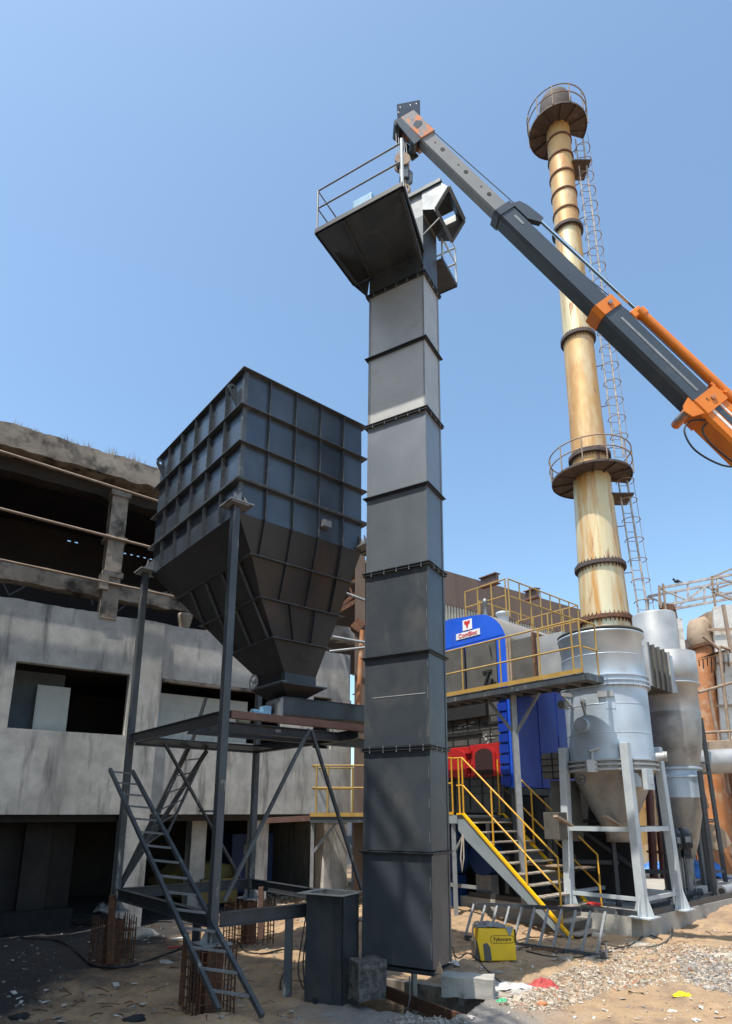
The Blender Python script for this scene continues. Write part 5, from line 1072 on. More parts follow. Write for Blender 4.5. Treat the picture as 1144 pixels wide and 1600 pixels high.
bird = tag(lump((0, 0, 0), .12, .09, .08, M['rubber'], '', 2, .1, 8).tube([(-.1, 0, .05), (-.16, 0, .12)], .045, 8).tube([(.08, 0, 0), (.25, 0, -.06)], [.04, .015], 6).build('bird', M['rubber'], loc=(0, 0, 0)), 'small dark bird perched on the gantry top chord', 'bird')
bird.location = tuple(g_(1058, 911) + A3(0, 0, .08))
# scaffold around the riser
t = thing('access_scaffold', 'dusty brown scaffold frame around the rusty riser duct', 'scaffold', A3(*r_(1125, 1270, 22)[:2], 0))
for a, b in (((1124, 1010), (1150, 1240)), ((1108, 1080), (1140, 1240)), ((1092, 1082), (1146, 1066)), ((1098, 994), (1125, 1015)), ((1125, 1010), (1150, 1018)), ((1096, 1145), (1150, 1142)), ((1100, 1160), (1150, 1158))):
    MB().tube([at(*a, 22), at(*b, 22)], .055, 6).build('tube', M['scaf'], t)
MB().add([at(1088, 1030, 22), at(1124, 1017, 22), at(1150, 1012, 23.5), at(1110, 1025, 23.5)], [(0, 1, 2, 3)]).add([at(1088, 1033, 22), at(1124, 1020, 22), at(1150, 1015, 23.5), at(1110, 1028, 23.5)], [(0, 1, 2, 3)]).build('platform_plate', M['tan'], t)
mb = MB()
for k in range(9): x = 1092 + k * 6.5; mb.tube([at(x, 1031 - k * 1.3, 22.3), at(x + 1, 1040 + random.uniform(-3, 12), 22.3)], .02, 4)
mb.build('hanging_rags', M['rubber'], t)
# big horizontal pipe and beam above it
hp0, hp1 = at(1078, 1192, 21), at(1230, 1184, 21.5)
tag(MB().tube([hp0, hp1], .40, 28).build('silver_pipe', M['cyc']), 'large silver horizontal pipe at the right edge', 'pipe')
tag(MB().bar(at(1082, 1170, 21.4), at(1230, 1160, 21.9), .35, .34).build('tan_beam', M['tan']), 'tan steel beam lying just above the big silver pipe', 'beam')
# tan hopper, housings and sheds that close the view
def hull(name, label, cat, y, pts, th, m, grp=None):
    P = [at(a, b, y) for a, b in pts]; return tag(MB().prism(P, A3(0, th, 0)).build(name, m), label, cat, grp)
hull('rusty_housing', 'rust-streaked housing behind the scaffold at the right edge', 'housing', 25, [(1072, 1205), (1160, 1195), (1160, 1318), (1075, 1318)], 1.6, M['orustr'])
hull('grey_screen', 'pale grey sheet screen behind the rusty riser duct', 'screen', 27, [(1108, 1050), (1160, 1030), (1160, 1140), (1104, 1140)], .2, M['cyc'])
hull('tan_fan_casing', 'dusty tan fan casing low behind the dark rack', 'fan casing', 21, [(1085, 1290), (1120, 1288), (1135, 1300), (1143, 1318), (1128, 1330), (1100, 1322), (1076, 1316)], .8, M['tan'])
hull('tan_duct_bend', 'dusty tan duct bend curving down behind the cyclone', 'duct', 21.5, [(1074, 1208), (1090, 1208), (1104, 1245), (1108, 1262), (1096, 1272), (1078, 1236)], .5, M['tan'])
hull('dark_inlet_box', 'dark brown inlet box beside the cyclone cone', 'box', 20.5, [(1082, 1252), (1105, 1262), (1107, 1275), (1084, 1275)], .6, M['rust'])
t = hull('ochre_tank', 'ochre panelled tank seen between the vessel legs', 'tank', 21.5, [(972, 1252), (1042, 1215), (1046, 1320), (975, 1320)], 1.5, mat('ochre_sheet', (.50, .33, .14), (.40, .25, .1), rough=.8, scale=1.5, c3=(.2, .12, .08), s3=3))
wl = MB()
for k in range(14): wl.bar(at(1010 + k * 2.6, 1235, 21.44), at(1012 + k * 2.6, 1318, 21.44), .03, .03)
tag(wl.build('stacked_slats', M['tan']), 'upright tan slats beside the ochre tank', 'slats')
tag(MB().fr(lambda x, y, z: A3(x, y, z), 9.5, 60, 38, 38.4, 0, 3.2).build('boundary_wall', M['tan']), 'dusty tan boundary wall in the far background at right', 'wall')
for k, (px, w_, h_) in enumerate(((1095, 9, 1.1), (1128, 8, .8))):
    p = atz(px, 1345, .3); tag(MB().box(p + A3(0, 1.5, .3), (1, 0, 0), (0, 1, 0), (0, 0, 1), w_ * .09, .4, h_ * .35).build('spoil_heap', M['tan'], bevel=.08), ('wide low tan block behind the blue tarpaulin', 'smaller tan block behind the pipe end at right')[k], 'block')
# dark rack leaning in front of the cyclone
t = thing('dark_rack', 'dark steel rack of two tall posts in front of the cyclone', 'rack', atz(1100, 1382, .42))
y0 = t.location[1]
pA0, pA1 = at(1102, 1383, y0), at(1057, 1062, y0 + .1); pB0, pB1 = at(1134, 1378, y0 + .5), at(1095, 1122, y0 + .5)
MB().bar(pA0, pA1, .15, .12).build('rack_post', M['postgrey'], t); MB().bar(pB0, pB1, .10, .10).build('rack_post', M['ring'], t)
for f, g, x0 in ((1190, 1192, 1035), (1208, 1208, 1040), (1279, 1281, 1030), (1285, 1284, 1088)):
    MB().bar(at(x0, f, y0 + .1), at(1105 + (f - 1190) * .12, g, y0 + .4), .04, .05).build('rack_bar', M['ring'], t)
MB().bar(at(1100, 1363, y0 + .05), at(1130, 1361, y0 + .4), .08, .08).build('rack_bar', M['postgrey'], t)
# pumps
def pump(px, y, lab):
    p = atz(px, 1392, .42); p = A3(*at(px, 1392, y)); p[2] = .42
    t = thing('vertical_pump', lab, 'pump', p, 'vertical pumps by the cyclone')
    MB().box(p + A3(0, 0, .08), (1, 0, 0), (0, 1, 0), (0, 0, 1), .16, .13, .08).tube([p + A3(-.28, 0, .14), p + A3(.28, 0, .14)], .09, 12).build('pump_base', M['ring'], t, bevel=.01)
    MB().tube([p + A3(0, 0, .16), p + A3(0, 0, .95)], .085, 16).build('pump_column', M['bright'], t)
    for dx, dy in ((-.1, -.1), (.1, -.1), (.1, .1), (-.1, .1)): MB().tube([p + A3(dx, dy, .16), p + A3(dx, dy, 1.0)], .012, 6).build('tie_rod', M['grey'], t)
    MB().tube([p + A3(0, 0, .95), p + A3(0, 0, 1.02)], .14, 16).box(p + A3(0, 0, 1.1), (1, 0, 0), (0, 1, 0), (0, 0, 1), .09, .09, .08).build('coupling_lantern', M['ring'], t)
    mo = MB().tube([p + A3(0, 0, 1.18), p + A3(0, 0, 1.2), p + A3(0, 0, 1.62), p + A3(0, 0, 1.70)], [.13, .16, .16, .1], 18)
    for k in range(14): a = k * .4488; mo.box(p + A3(.165 * math.cos(a), .165 * math.sin(a), 1.4), (math.cos(a), math.sin(a), 0), (-math.sin(a), math.cos(a), 0), (0, 0, 1), .015, .006, .18)
    mo.build('motor', M['motordk'], t); MB().box(p + A3(-.02, -.19, 1.42), (1, 0, 0), (0, 1, 0), (0, 0, 1), .07, .05, .07).build('terminal_box', M['grey'], t)
pump(1062, 16.4, 'vertical pump with dark motor, nearer the vessel leg'); pump(1079, 16.9, 'vertical pump with dark motor, nearer the dark rack')
for k, (px, lb) in enumerate(((1022, 'dark red riser pipe behind the right vessel leg'), (1036, 'thinner dark red pipe beside the riser pipe'))):
    a = at(px, 1372, 17); tag(MB().tube([a, at(px - 8 + k * 2, (1225, 1300)[k], 17)], (.10, .06)[k], 10).tube([at(px - 2, 1330, 17), at(px - 2, 1333, 17)], .15, 12).build('red_pipe', mat('dark_red_pipe_paint%d' % k, (.11, .035, .03), rough=.5)), lb, 'pipe', 'dark red pipes')
t = tag(MB().tube([atz(1128, 1393, .55), atz(1150, 1388, .6)], .14, 20).build('pipe_end', M['grey']), 'open pipe end lying on the plinth at the right edge', 'pipe')
MB().tube([atz(1127.6, 1393.2, .55), atz(1128.6, 1393, .55)], .085, 18).build('bore', M['dkband'], t)
# blue tarpaulin
def cloth(name, label, cat, c, w_, d_, h_, m, seed, n=36, grp=None):
    mb = MB(); vs = []
    for j in range(n + 1):
        for i in range(n + 1):
            u, v = i / n * 2 - 1, j / n * 2 - 1; e = max(0, 1 - (u * u + v * v) ** 1.5 * .75)
            nz = mnoise.fractal(Vector((u * 2.2, v * 2.2, seed)), .8, 2, 5)
            rd = abs(mnoise.noise(Vector((u * 3.4, v * 3.4, seed + 5))))
            rd2 = abs(mnoise.noise(Vector((u * 8 + v * 2, v * 7 - u, seed + 9)))); z = h_ * e * (.5 + .6 * nz) + h_ * .55 * (1 - rd * 2.4) * e + h_ * .45 * (.35 - rd2) * e
            k = 1 + .22 * mnoise.noise(Vector((math.atan2(v, u) * 1.5, seed, 1)))
            vs.append((c[0] + u * w_ * k, c[1] + v * d_ * k, c[2] + max(.005, z)))
    N1 = n + 1
    mb.add(vs, [(j * N1 + i, j * N1 + i + 1, (j + 1) * N1 + i + 1, (j + 1) * N1 + i) for j in range(n) for i in range(n)], True)
    o = mb.build(name, m, loc=(c[0], c[1], c[2])); s = o.modifiers.new('thick', 'SOLIDIFY'); s.thickness = .006; return tag(o, label, cat, grp)
p = atz(1112, 1372, .42); cloth('blue_tarpaulin', 'crumpled blue tarpaulin behind the dark rack', 'tarpaulin', A3(p[0], p[1] + .5, .42), .7, .5, .55, M['tarp'], 3.3)
p = atz(1030, 1362, .42); cloth('blue_tarpaulin', 'blue and white crumpled sheet behind the red pipes', 'tarpaulin', A3(p[0], p[1] + .5, .42), .5, .4, .3, M['tarp'], 6.3)
# low clutter on the plinth: pipes and bars between the legs
for k, (a, b, r, m, lb) in enumerate((((880, 1396), (985, 1392), .05, 'primer', 'red-brown pipe lying across the front of the plinth'), ((905, 1380), (960, 1372), .04, 'grey', 'grey bar lying inside the vessel legs'), ((940, 1400), (1000, 1396), .035, 'rust', 'rusty rod lying by the front vessel leg'), ((1040, 1392), (1100, 1376), .05, 'ring', 'dark bar lying beside the right vessel leg'))):
    tag(MB().tube([atz(*a, .48), atz(*b, .48)], r, 8).build('loose_pipe', M[m]), lb, 'pipe', 'loose pipes on the plinth')
tag(lump((0, 0, 0), .18, .12, .06, M['redcloth'], '', 4, .2, 8).build('red_hose_coil', M['signr'], loc=(0, 0, 0)), 'bright red rolled hose at the stair foot', 'hose').location = tuple(atz(927, 1414, .5))
# dark equipment below the boiler platform
def dbox(name, label, cat, a0, a1, b0, b1, z0, z1, m, grp=None, bev=.02): return tag(MB().fr(AB, a0, a1, b0, b1, z0, z1).build(name, m, bevel=bev), label, cat, grp)
t = thing('blue_fan', 'deep blue blower in shade under the boiler platform', 'blower', AB(.9, 1.4, 0))
MB().tube([AB(.75, 1.5, 1.45), AB(1.25, 1.5, 1.45)], .62, 28).build('fan_casing', M['fan'], t)
MB().fr(AB, .8, 1.2, .9, 1.5, 1.4, 2.2).build('fan_outlet', M['fan'], t); MB().tube([AB(.68, 1.5, 1.45), AB(.75, 1.5, 1.45)], .25, 20).build('inlet_ring', M['dkband'], t)
MB().fr(AB, .7, 1.3, 1.1, 1.9, .0, .9).build('fan_stand', M['fan'], t)
t = thing('blue_fan', 'smaller deep blue blower nearer the staircase in shade', 'blower', AB(1.3, .5, 0))
MB().tube([AB(1.15, .45, 1.35), AB(1.6, .45, 1.35)], .42, 24).build('fan_casing', M['fan'], t); MB().fr(AB, 1.2, 1.5, .2, .7, .0, .95).build('fan_stand', M['grey'], t)
for k, (b, lb) in enumerate(((.95, 'dark steel stanchion under the boiler platform nearer the stairs'), (2.0, 'dark steel stanchion under the boiler platform nearer the elevator'))):
    tag(MB().bar(AB(.3, b, 0), AB(.3, b, 2.3), .12, .12).build('stanchion', M['ring']), lb, 'post', 'stanchions under the platform')
tag(MB().bar(AB(.25, -.1, .75), AB(.25, 3.4, .75), .06, .08).build('low_rail', M['grey']), 'low grey rail under the boiler platform', 'rail')
tag(MB().tube([at(723, 1303, 15.0), at(720, 1340, 15.0), at(722, 1363, 15.0), at(725, 1340, 15.0), at(724, 1305, 15.0)], .018, 6).build('hanging_hose', M['stone']), 'pale looped hose hanging from the stair stringer', 'hose')
t = thing('grey_base_wall', 'low dark concrete base under the boiler', 'wall', AB(3, 1.5, 0)); MB().fr(AB, 1.7, 7, -.7, 4.2, -.2, .55).build('base_block', M['concdark'], t, bevel=.02)  # block in the dark concrete colour
t = thing('control_cubicles', 'stack of small dark ribbed boxes beside the blue boiler side', 'boxes', AB(1.2, -1.6, .4))
p = at(875, 1197, 15.6)
MB().box(p, AA, BB, (0, 0, 1), .32, .3, .30).build('upper_box', M['panel'], t, bevel=.01); MB().box(p + A3(.12, .1, -1.05), AA, BB, (0, 0, 1), .25, .25, .70).build('tall_box', M['panel'], t, bevel=.01)
mb = MB()
for z in (-.15, 0, .15): mb.box(p + A3(-.0, -.0, z) , AA, BB, (0, 0, 1), .33, .31, .012)
mb.box(p, AA, BB, (0, 0, 1), .33, .02, .31).box(p, AA, BB, (0, 0, 1), .02, .31, .31).build('strap', M['dkband'], t)
q = at(873, 1290, 15.2); MB().box(q, AA, BB, (0, 0, 1), .3, .2, .30).build('lower_box', M['panel'], t, bevel=.01)
for a, b in (((845, 1235), (850, 1400)), ((930, 1290), (935, 1400)), ((905, 1260), (960, 1380)), ((845, 1268), (960, 1262)), ((870, 1345), (965, 1340))):
    pass
t = thing('dark_service_frame', 'dark steel service frame behind the big vessel legs', 'frame', AB(2.2, -1.8, .4))
for (a0, b0, z0), (a1, b1, z1) in (((2.3, -1.0, .4), (2.3, -1.0, 3.0)), ((2.3, -2.6, .4), (2.3, -2.6, 3.0)), ((3.3, -3.6, .4), (3.3, -3.6, 2.4)), ((2.3, -1.0, 2.3), (2.3, -3.2, 2.3)), ((2.3, -1.0, 1.15), (3.3, -3.6, 1.15)), ((2.3, -1.0, 2.6), (2.6, -3.0, 1.2)), ((1.7, -.9, 1.35), (2.5, -2.6, 1.35))):
    MB().bar(AB(a0, b0, z0), AB(a1, b1, z1), .09, .09).build('frame_bar', M['black2'], t)
MB().fr(AB, 2.6, 2.7, -3.1, -.6, .5, 2.9).build('dark_panel', M['dkband'], t); MB().fr(AB, 3.2, 3.7, -2.6, -2.0, .4, 1.0).build('cabinet', M['ring'], t)
MB().fr(AB, 1.25, 1.8, -2.4, -.7, 1.26, 1.29).build('shelf', M['tan'], t)
# ================================================================== STACK
SX, SY = 10.29, 26.0
sk = thing('chimney_stack', 'tall rust-streaked steel chimney stack with two ring platforms', 'chimney', (SX, SY, 0))
c_ = (SX, SY)
MB().lathe(c_, [(1.25, 0), (1.0, 10.3), (.94, 12.9)], 48).build('shell_section', M['stack'], sk)
MB().lathe(c_, [(.93, 12.9), (.80, 17.7)], 48).build('shell_section', M['stack'], sk)
MB().lathe(c_, [(.79, 17.7), (.73, 20.9), (.69, 24.7)], 48).build('shell_section', M['stacko'], sk)
MB().lathe(c_, [(.68, 24.7), (.63, 31.2)], 48).build('shell_section', M['stack'], sk)
tp = MB().lathe(c_, [(.61, 31.2), (.60, 37.0), (.60, 38.3)], 48).build('shell_section', M['stacko'], sk)
MB().lathe(c_, [(.66, 38.1), (.84, 38.4), (.84, 39.75), (.76, 40.05), (.45, 40.15)], 36).build('top_cowl', M['stackdk'], sk)
for z in (32.2, 33.4, 34.6, 35.8, 37.0): MB().lathe(c_, [(.60, z), (.66, z + .02), (.66, z + .10), (.60, z + .12)], 36, smooth=False).build('stiffening_ring', M['rust'], sk)
for z, r in ((10.45, .99), (12.9, .94), (18.3, .79), (24.7, .68), (31.2, .63)):
    mb = MB().lathe(c_, [(r - .03, z - .10), (r + .14, z - .10), (r + .14, z - .03), (r + .14, z + .07), (r - .03, z + .07)], 48, smooth=False)
    for k in range(36):
        a = k * .1745; q = A3(SX + (r + .02) * math.cos(a), SY + (r + .02) * math.sin(a), z + .07)
        mb.prism([q - A3(0, 0, .01), q + A3(.12 * math.cos(a), .12 * math.sin(a), -.01), q + A3(0, 0, .16)], A3(-math.sin(a) * .02, math.cos(a) * .02, 0))
        mb.prism([q - A3(0, 0, .16), q + A3(.12 * math.cos(a), .12 * math.sin(a), -.16), q - A3(0, 0, .33)], A3(-math.sin(a) * .02, math.cos(a) * .02, 0))
    mb.build('bolted_flange', M['stackdk'] if z > 11 else M['rust'], sk)
def ringplat(z, R, r, a0, a1, cut, rail_h=1.15):
    mb = MB(); n = 44; vs = []
    for k in range(n + 1):
        a = a0 + (a1 - a0) * k / n
        for rr_, zz in ((r, z), (R, z), (R, z - .10), (R - .02, z - .10), (R - .02, z - .03), (r, z - .03)): vs.append((SX + rr_ * math.cos(a), SY + rr_ * math.sin(a), zz))
    fs = [tuple(range(6))[::-1], tuple(range(6 * n, 6 * n + 6))]
    for k in range(n):
        for j in range(6): fs.append((6 * k + j, 6 * k + (j + 1) % 6, 6 * k + 6 + (j + 1) % 6, 6 * k + 6 + j))
    t = mb.add(vs, fs).build('ring_platform', M['stackdk'], sk)
    for k in range(0, 9):
        a = a0 + (a1 - a0) * (k + .5) / 9
        d = A3(math.cos(a), math.sin(a), 0); q = A3(SX, SY, z - .07); MB().bar(q + d * r, q + d * (R - .04), .05, .08).build('bracket', M['stackdk'], t)
    for f in (1, .55):
        MB().tube([(SX + R * 1.02 * math.cos(a), SY + R * 1.02 * math.sin(a), z + rail_h * f) for a in np.linspace(a0, a1, 40)], .03, 5).build('guard_rail', M['scaf'], t)
    for k in range(10):
        a = a0 + (a1 - a0) * k / 9; q = A3(SX + R * 1.02 * math.cos(a), SY + R * 1.02 * math.sin(a), z); MB().tube([q - A3(0, 0, .05), q + A3(0, 0, rail_h)], .03, 5).build('rail_post', M['scaf'], t)
ringplat(17.25, 1.75, .8, math.pi * .42, math.pi * 2.06, 0)
ringplat(37.95, 1.5, .6, math.pi * .46, math.pi * 2.08, 0)
# caged ladders
def cage(z0, z1, off0, off1):
    def c(z):
        f = (z - z0) / (z1 - z0); return A3(SX + off0[0] + (off1[0] - off0[0]) * f, SY + off0[1] + (off1[1] - off0[1]) * f, z)
    t = MB().tube([c(z0) + A3(-.2, 0, 0), c(z1) + A3(-.2, 0, 0)], .035, 6).tube([c(z0) + A3(.2, 0, 0), c(z1) + A3(.2, 0, 0)], .045, 6).build('ladder_rails', M['truss'], sk)
    mb = MB(); z = z0
    while z < z1: mb.tube([c(z) + A3(-.2, 0, 0), c(z) + A3(.2, 0, 0)], .016, 4); z += .45
    mb.build('rungs', M['scaf'], t)
    mb = MB(); z = z0 + 1
    while z < z1:
        mb.tube([c(z) + A3(.1 + .38 * math.sin(a), -.0 - .38 * math.cos(a) * 1, 0) for a in np.linspace(-2.2, 2.2, 13)][::1], .02, 4, cap=False); z += .95
    for a in (-.9, 0, .9): mb.tube([c(z0 + 1) + A3(.1 + .38 * math.cos(a) , .38 * math.sin(a), 0), c(z1) + A3(.1 + .38 * math.cos(a), .38 * math.sin(a), 0)], .012, 4)
    mb.build('safety_hoops', M['scaf'], t)
    mb = MB(); z = z0 + .5
    while z < z1: p = c(z); mb.bar(p + A3(-.2, 0, 0), (SX + .55, SY - .1, z), .03, .03); z += 2.2
    mb.build('stand_off', M['rust'], t)
cage(5.5, 17.0, (1.75, -.3), (1.28, -.3)); cage(18.2, 37.0, (1.25, -.3), (.98, -.3))
MB().prism([(SX + .5, SY - .6, 16.2), (SX + 1.6, SY - .6, 16.2), (SX + 1.7, SY + .5, 16.2), (SX + .5, SY + .5, 16.2)], (0, 0, .06)).build('rest_platform', M['stackdk'], sk)
MB().prism([(SX + .4, SY - .6, 35.2), (SX + 1.35, SY - .6, 35.2), (SX + 1.35, SY + .5, 35.2), (SX + .4, SY + .5, 35.2)], (0, 0, .06)).build('rest_platform', M['stackdk'], sk)
# ================================================================== FOREGROUND
def gat(px, py, dz=0):
    z = 0
    for _ in range(6): p = atz(px, py, z); z = gz(p[0], p[1])
    return A3(p[0], p[1], z + dz)
# fallen ladder
b0, b1 = gat(727, 1469), gat(948, 1497); b0[2] += .06; b1[2] += .05
lean = A3(.1, .55, 0)
t0, t1 = at(741, 1412, b0[1] + .35), at(962, 1424, b1[1] + .35)
t = thing('fallen_ladder', 'grey steel ladder lying on its side before the staircase', 'ladder', b0)
MB().bar(b0, b1, .05, .075).build('rail', M['postgrey'], t); MB().bar(t0, t1, .05, .075).build('rail', M['postgrey'], t)
for i in range(11):
    f = .0 + .94 * i / 10; MB().bar(b0 + (b1 - b0) * f, t0 + (t1 - t0) * f, .045, .03).build('rung', M['weld'], t)
MB().bar(t0 + (t1 - t0) * 1.0, t0 + (t1 - t0) * 1.0 + A3(-.03, -.02, -.30), .04, .03).bar(b1, b1 + A3(.01, 0, .22), .04, .03).build('end_lug', M['weld'], t)
# welding machine
wb0, wb1 = gat(752, 1504), gat(808, 1506)
wx = nrm(wb1 - wb0 * A3(1, 1, 1)); wx[2] = 0; wx = nrm(wx); wy = A3(-wx[1], wx[0], 0); wz = nrm(A3(.0, .06, 1)); ww = np.linalg.norm(wb1 - wb0)
def WM(u, v, w): return wb0 + wx * u + wy * v + wz * w
wm = thing('welding_machine', 'yellow boxy welding machine on the ground beside the elevator', 'welding machine', wb0)
hh = .54
q = [WM(.0, 0, .02), WM(ww, 0, .02), WM(ww * .98, 0, hh), WM(-.02, 0, hh), WM(-.055, 0, hh * .62)]
MB().prism(q, wy * .38).build('casing', M['ywel'], wm, bevel=.015)
MB().prism([WM(-.055, .02, hh * .6), WM(-.1, .06, hh * .6), WM(-.08, .06, .05), WM(0, .02, .03)], wy * .3).build('side_grille', M['panel'], wm)
MB().prism([WM(ww * .985, -.01, .3), WM(ww * 1.02, -.01, .3), WM(ww * 1.02, -.01, hh * .95), WM(ww * .985, -.01, hh * .95)], wy * .3).build('side_trim', M['ink'], wm)
wl_ = txt('Fybocare', .085, WM(ww * .63, -.004, hh * .67), wx, wz, M['ink'], 'casing_lettering', wm, .002, .001)
cx0, cz0 = ww * .63, hh * .67; ov = []
for k in range(33): a = k * 2 * math.pi / 32; ov.append(WM(cx0 + (.15 if math.cos(a) > 0 else -.15) + .06 * math.cos(a), -.004, cz0 + .06 * math.sin(a)))
MB().tube(ov, .004, 4, cap=False).build('lettering_outline', M['ink'], wm)
MB().prism([WM(.06, -.003, .03), WM(.19, -.003, .03), WM(.17, -.003, .24), WM(.12, -.003, .31), WM(.05, -.003, .29)], wy * -.003).build('worn_patch', M['panel'], wm)
MB().bar(WM(.08, .1, hh + .02), WM(.45, .1, hh + .02), .03, .03).build('carry_handle', M['ring'], wm)
for u in (.1, ww - .1): MB().tube([WM(u, .05, .0), WM(u, .1, .0)], .03, 10).build('foot', M['rubber'], wm)
p = WM(.22, .17, hh + .01); cloth('dark_cloth', 'dark crumpled cloth draped over the yellow welding machine', 'cloth', p, .27, .17, .07, mat('dark_grey_cloth', (.10, .10, .12), (.25, .23, .22), rough=.9, scale=9), 8.1, 20)
MB().add([WM(ww - .18, -.012, hh + .03), WM(ww - .02, -.012, hh + .02), WM(ww - .10, -.02, hh - .13)], [(0, 1, 2)]).build('cloth_corner', M['cabblue'], bpy.data.objects['dark_cloth'])
tag(MB().tube(smooth([WM(-.12, .1, .05), WM(-.09, .0, .25), WM(-.1, .1, .5), WM(-.02, .15, .62), WM(.1, .2, .58)]), .02, 6).build('welding_cable', M['tan']), 'dusty looped cable on the left side of the yellow welder', 'cable')
# cloths and scraps
cloth('red_cloth', 'crumpled faded red cloth on the pale rubble', 'cloth', gat(850, 1542), .19, .14, .10, M['redcloth'], 1.1)
cloth('plastic_sheet', 'crumpled grey-white plastic sheet between the block and the red cloth', 'plastic sheet', gat(796, 1546), .32, .13, .06, M['plastic'], 2.7)
cloth('green_bag', 'small bright green plastic scrap near the bottom edge', 'plastic scrap', gat(784, 1566), .08, .05, .05, M['green'], 3.9, 12)
cloth('yellow_wrapper', 'bright yellow wrapper on the sand at right', 'wrapper', gat(1066, 1557), .13, .05, .05, M['yelp'], 5.2, 12)
cloth('white_bag', 'pale crumpled bag beside the left hopper post', 'plastic bag', gat(163, 1424), .25, .16, .2, M['plastic'], 7.7, 16)
cloth('white_scrap', 'bright curled paper scrap at the right foot of the elevator', 'paper scrap', gat(708, 1510, .02), .10, .06, .08, M['plastic'], 9.2, 12)
for k, (px, py, s, lb) in enumerate(((620, 0, 0, ''), (848, 1572, .05, 'small orange brick chip near the bottom edge'), (860, 1570, .04, 'small pale chip beside the orange one'))):
    if k: tag(lump(gat(px, py) + A3(0, 0, s * .5), s * 1.4, s, s * .8, None, '', k * 3, .4, 6).build('brick_chip', M['brickr' if k == 1 else 'stone']), lb, 'stone')
for k, (px, py, lb) in enumerate(((268, 1471, 'white can lying in the sand left of the rusty stake'), (262, 1485, 'red and white tube lying below the white can'))):
    a = gat(px, py, .04); tag(MB().tube([a, a + A3(.22, .02, .02)], .022, 10).build('spray_can', M['signw'] if k == 0 else M['redcloth']), lb, 'can')
# cables
def cable(name, label, pix, r=.016, m=None):
    pts = smooth([gat(px, py, dz) for px, py, dz in pix], 6); return tag(MB().tube(pts, r, 6).build(name, m or M['rubber']), label, 'cable', 'cables on the ground')
cable('ground_cable', 'black cable snaking over the coal dust at left', [(0, 1462, .02), (40, 1468, .02), (90, 1472, .03), (120, 1490, .02), (150, 1512, .03), (200, 1512, .02), (240, 1500, .02), (300, 1480, .03), (350, 1472, .02)], .022)
cable('ground_cable', 'thin cable running behind the left rebar cage', [(80, 1442, .02), (140, 1446, .02), (200, 1444, .02), (262, 1440, .02), (330, 1448, .03)], .016)
cable('ground_cable', 'long looping cable in front of the fallen ladder', [(822, 1488, .02), (860, 1497, .02), (905, 1498, .02), (935, 1490, .03), (985, 1478, .02), (1010, 1465, .05), (1035, 1470, .02)], .012)
cable('ground_cable', 'thin cable from the plinth corner over the sand', [(1044, 1420, .5), (1050, 1440, .25), (1050, 1462, .05), (1030, 1478, .02), (980, 1482, .02), (940, 1476, .02)], .014, M['panel'])
cable('ground_cable', 'cable looping over the sand right of the front post', [(372, 1475, .05), (382, 1490, .02), (410, 1492, .02), (445, 1485, .02), (452, 1505, .02), (440, 1530, .02), (438, 1548, .02)], .012)
cable('ground_cable', 'thin black cable over the pale concrete block', [(700, 1560, .3), (712, 1530, .35), (735, 1522, .3), (765, 1530, .1), (790, 1545, .02)], .010)
tag(MB().tube(smooth([at(478, 1432, 9.7), at(470, 1480, 9.6), at(466, 1520, 9.6), at(476, 1545, 9.6), at(474, 1500, 9.7), at(481, 1450, 9.7)]), .010, 5).build('hanging_wire', M['rubber']), 'thin wire loop hanging between the beam post and the boot', 'wire')
# broken timber and rods under the fallen ladder
for k in range(14):
    p = gat(random.uniform(760, 930), random.uniform(1462, 1496), .03); a = random.uniform(-.6, .6); L = random.uniform(.2, .6)
    tag(MB().bar(p, p + A3(math.cos(a) * L, math.sin(a) * L, random.uniform(0, .12)), .03, .02).build('scrap_rod', M[random.choice(['grey', 'rust', 'tan', 'ring'])]), 'short scrap rod in the litter beneath the fallen ladder', 'scrap', 'scrap rods under the fallen ladder')
# rubble: one uncountable spread plus larger stones
def pebbles(name, label, n, fn, smin, smax, m, seed):
    rnd = random.Random(seed); mb = MB()
    base = [(1, 1, 1), (-1, -1, 1), (-1, 1, -1), (1, -1, -1), (0, 0, 1.3), (0, 0, -1.3), (1.2, 0, 0), (-1.2, 0, 0), (0, 1.2, 0), (0, -1.2, 0)]
    cube = [(-1, -1, -1), (1, -1, -1), (1, 1, -1), (-1, 1, -1), (-1, -1, 1), (1, -1, 1), (1, 1, 1), (-1, 1, 1)]
    F = [(3, 2, 1, 0), (4, 5, 6, 7), (0, 1, 5, 4), (1, 2, 6, 5), (2, 3, 7, 6), (3, 0, 4, 7)]
    for _ in range(n):
        p = fn(rnd); s = smin + (smax - smin) * rnd.random() ** 3; a = rnd.uniform(0, 6.28); ca_, sa_ = math.cos(a), math.sin(a)
        sx, sy, sz = s * rnd.uniform(.6, 1.4), s * rnd.uniform(.5, 1.1), s * rnd.uniform(.35, .9); V = []
        tx, ty = rnd.uniform(-.5, .5), rnd.uniform(-.5, .5)
        for c in cube:
            x, y, z = c[0] * sx * rnd.uniform(.55, 1.1), c[1] * sy * rnd.uniform(.55, 1.1), c[2] * sz * rnd.uniform(.6, 1.1)
            z += tx * x + ty * y; V.append((p[0] + x * ca_ - y * sa_, p[1] + x * sa_ + y * ca_, p[2] + z))
        mb.add(V, F)
    return tag(mb.build(name, m), label, kind='stuff')
def reg(pix, jit=0):
    def f(r):
        while True:
            px = r.uniform(min(p[0] for p in pix), max(p[0] for p in pix)); py = r.uniform(min(p[1] for p in pix), max(p[1] for p in pix))
            c = False; n = len(pix)
            for i in range(n):
                (x1, y1), (x2, y2) = pix[i], pix[(i + 1) % n]
                if (y1 > py) != (y2 > py) and px < (x2 - x1) * (py - y1) / (y2 - y1) + x1: c = not c
            if c: return gat(px, py, .004)
    return f
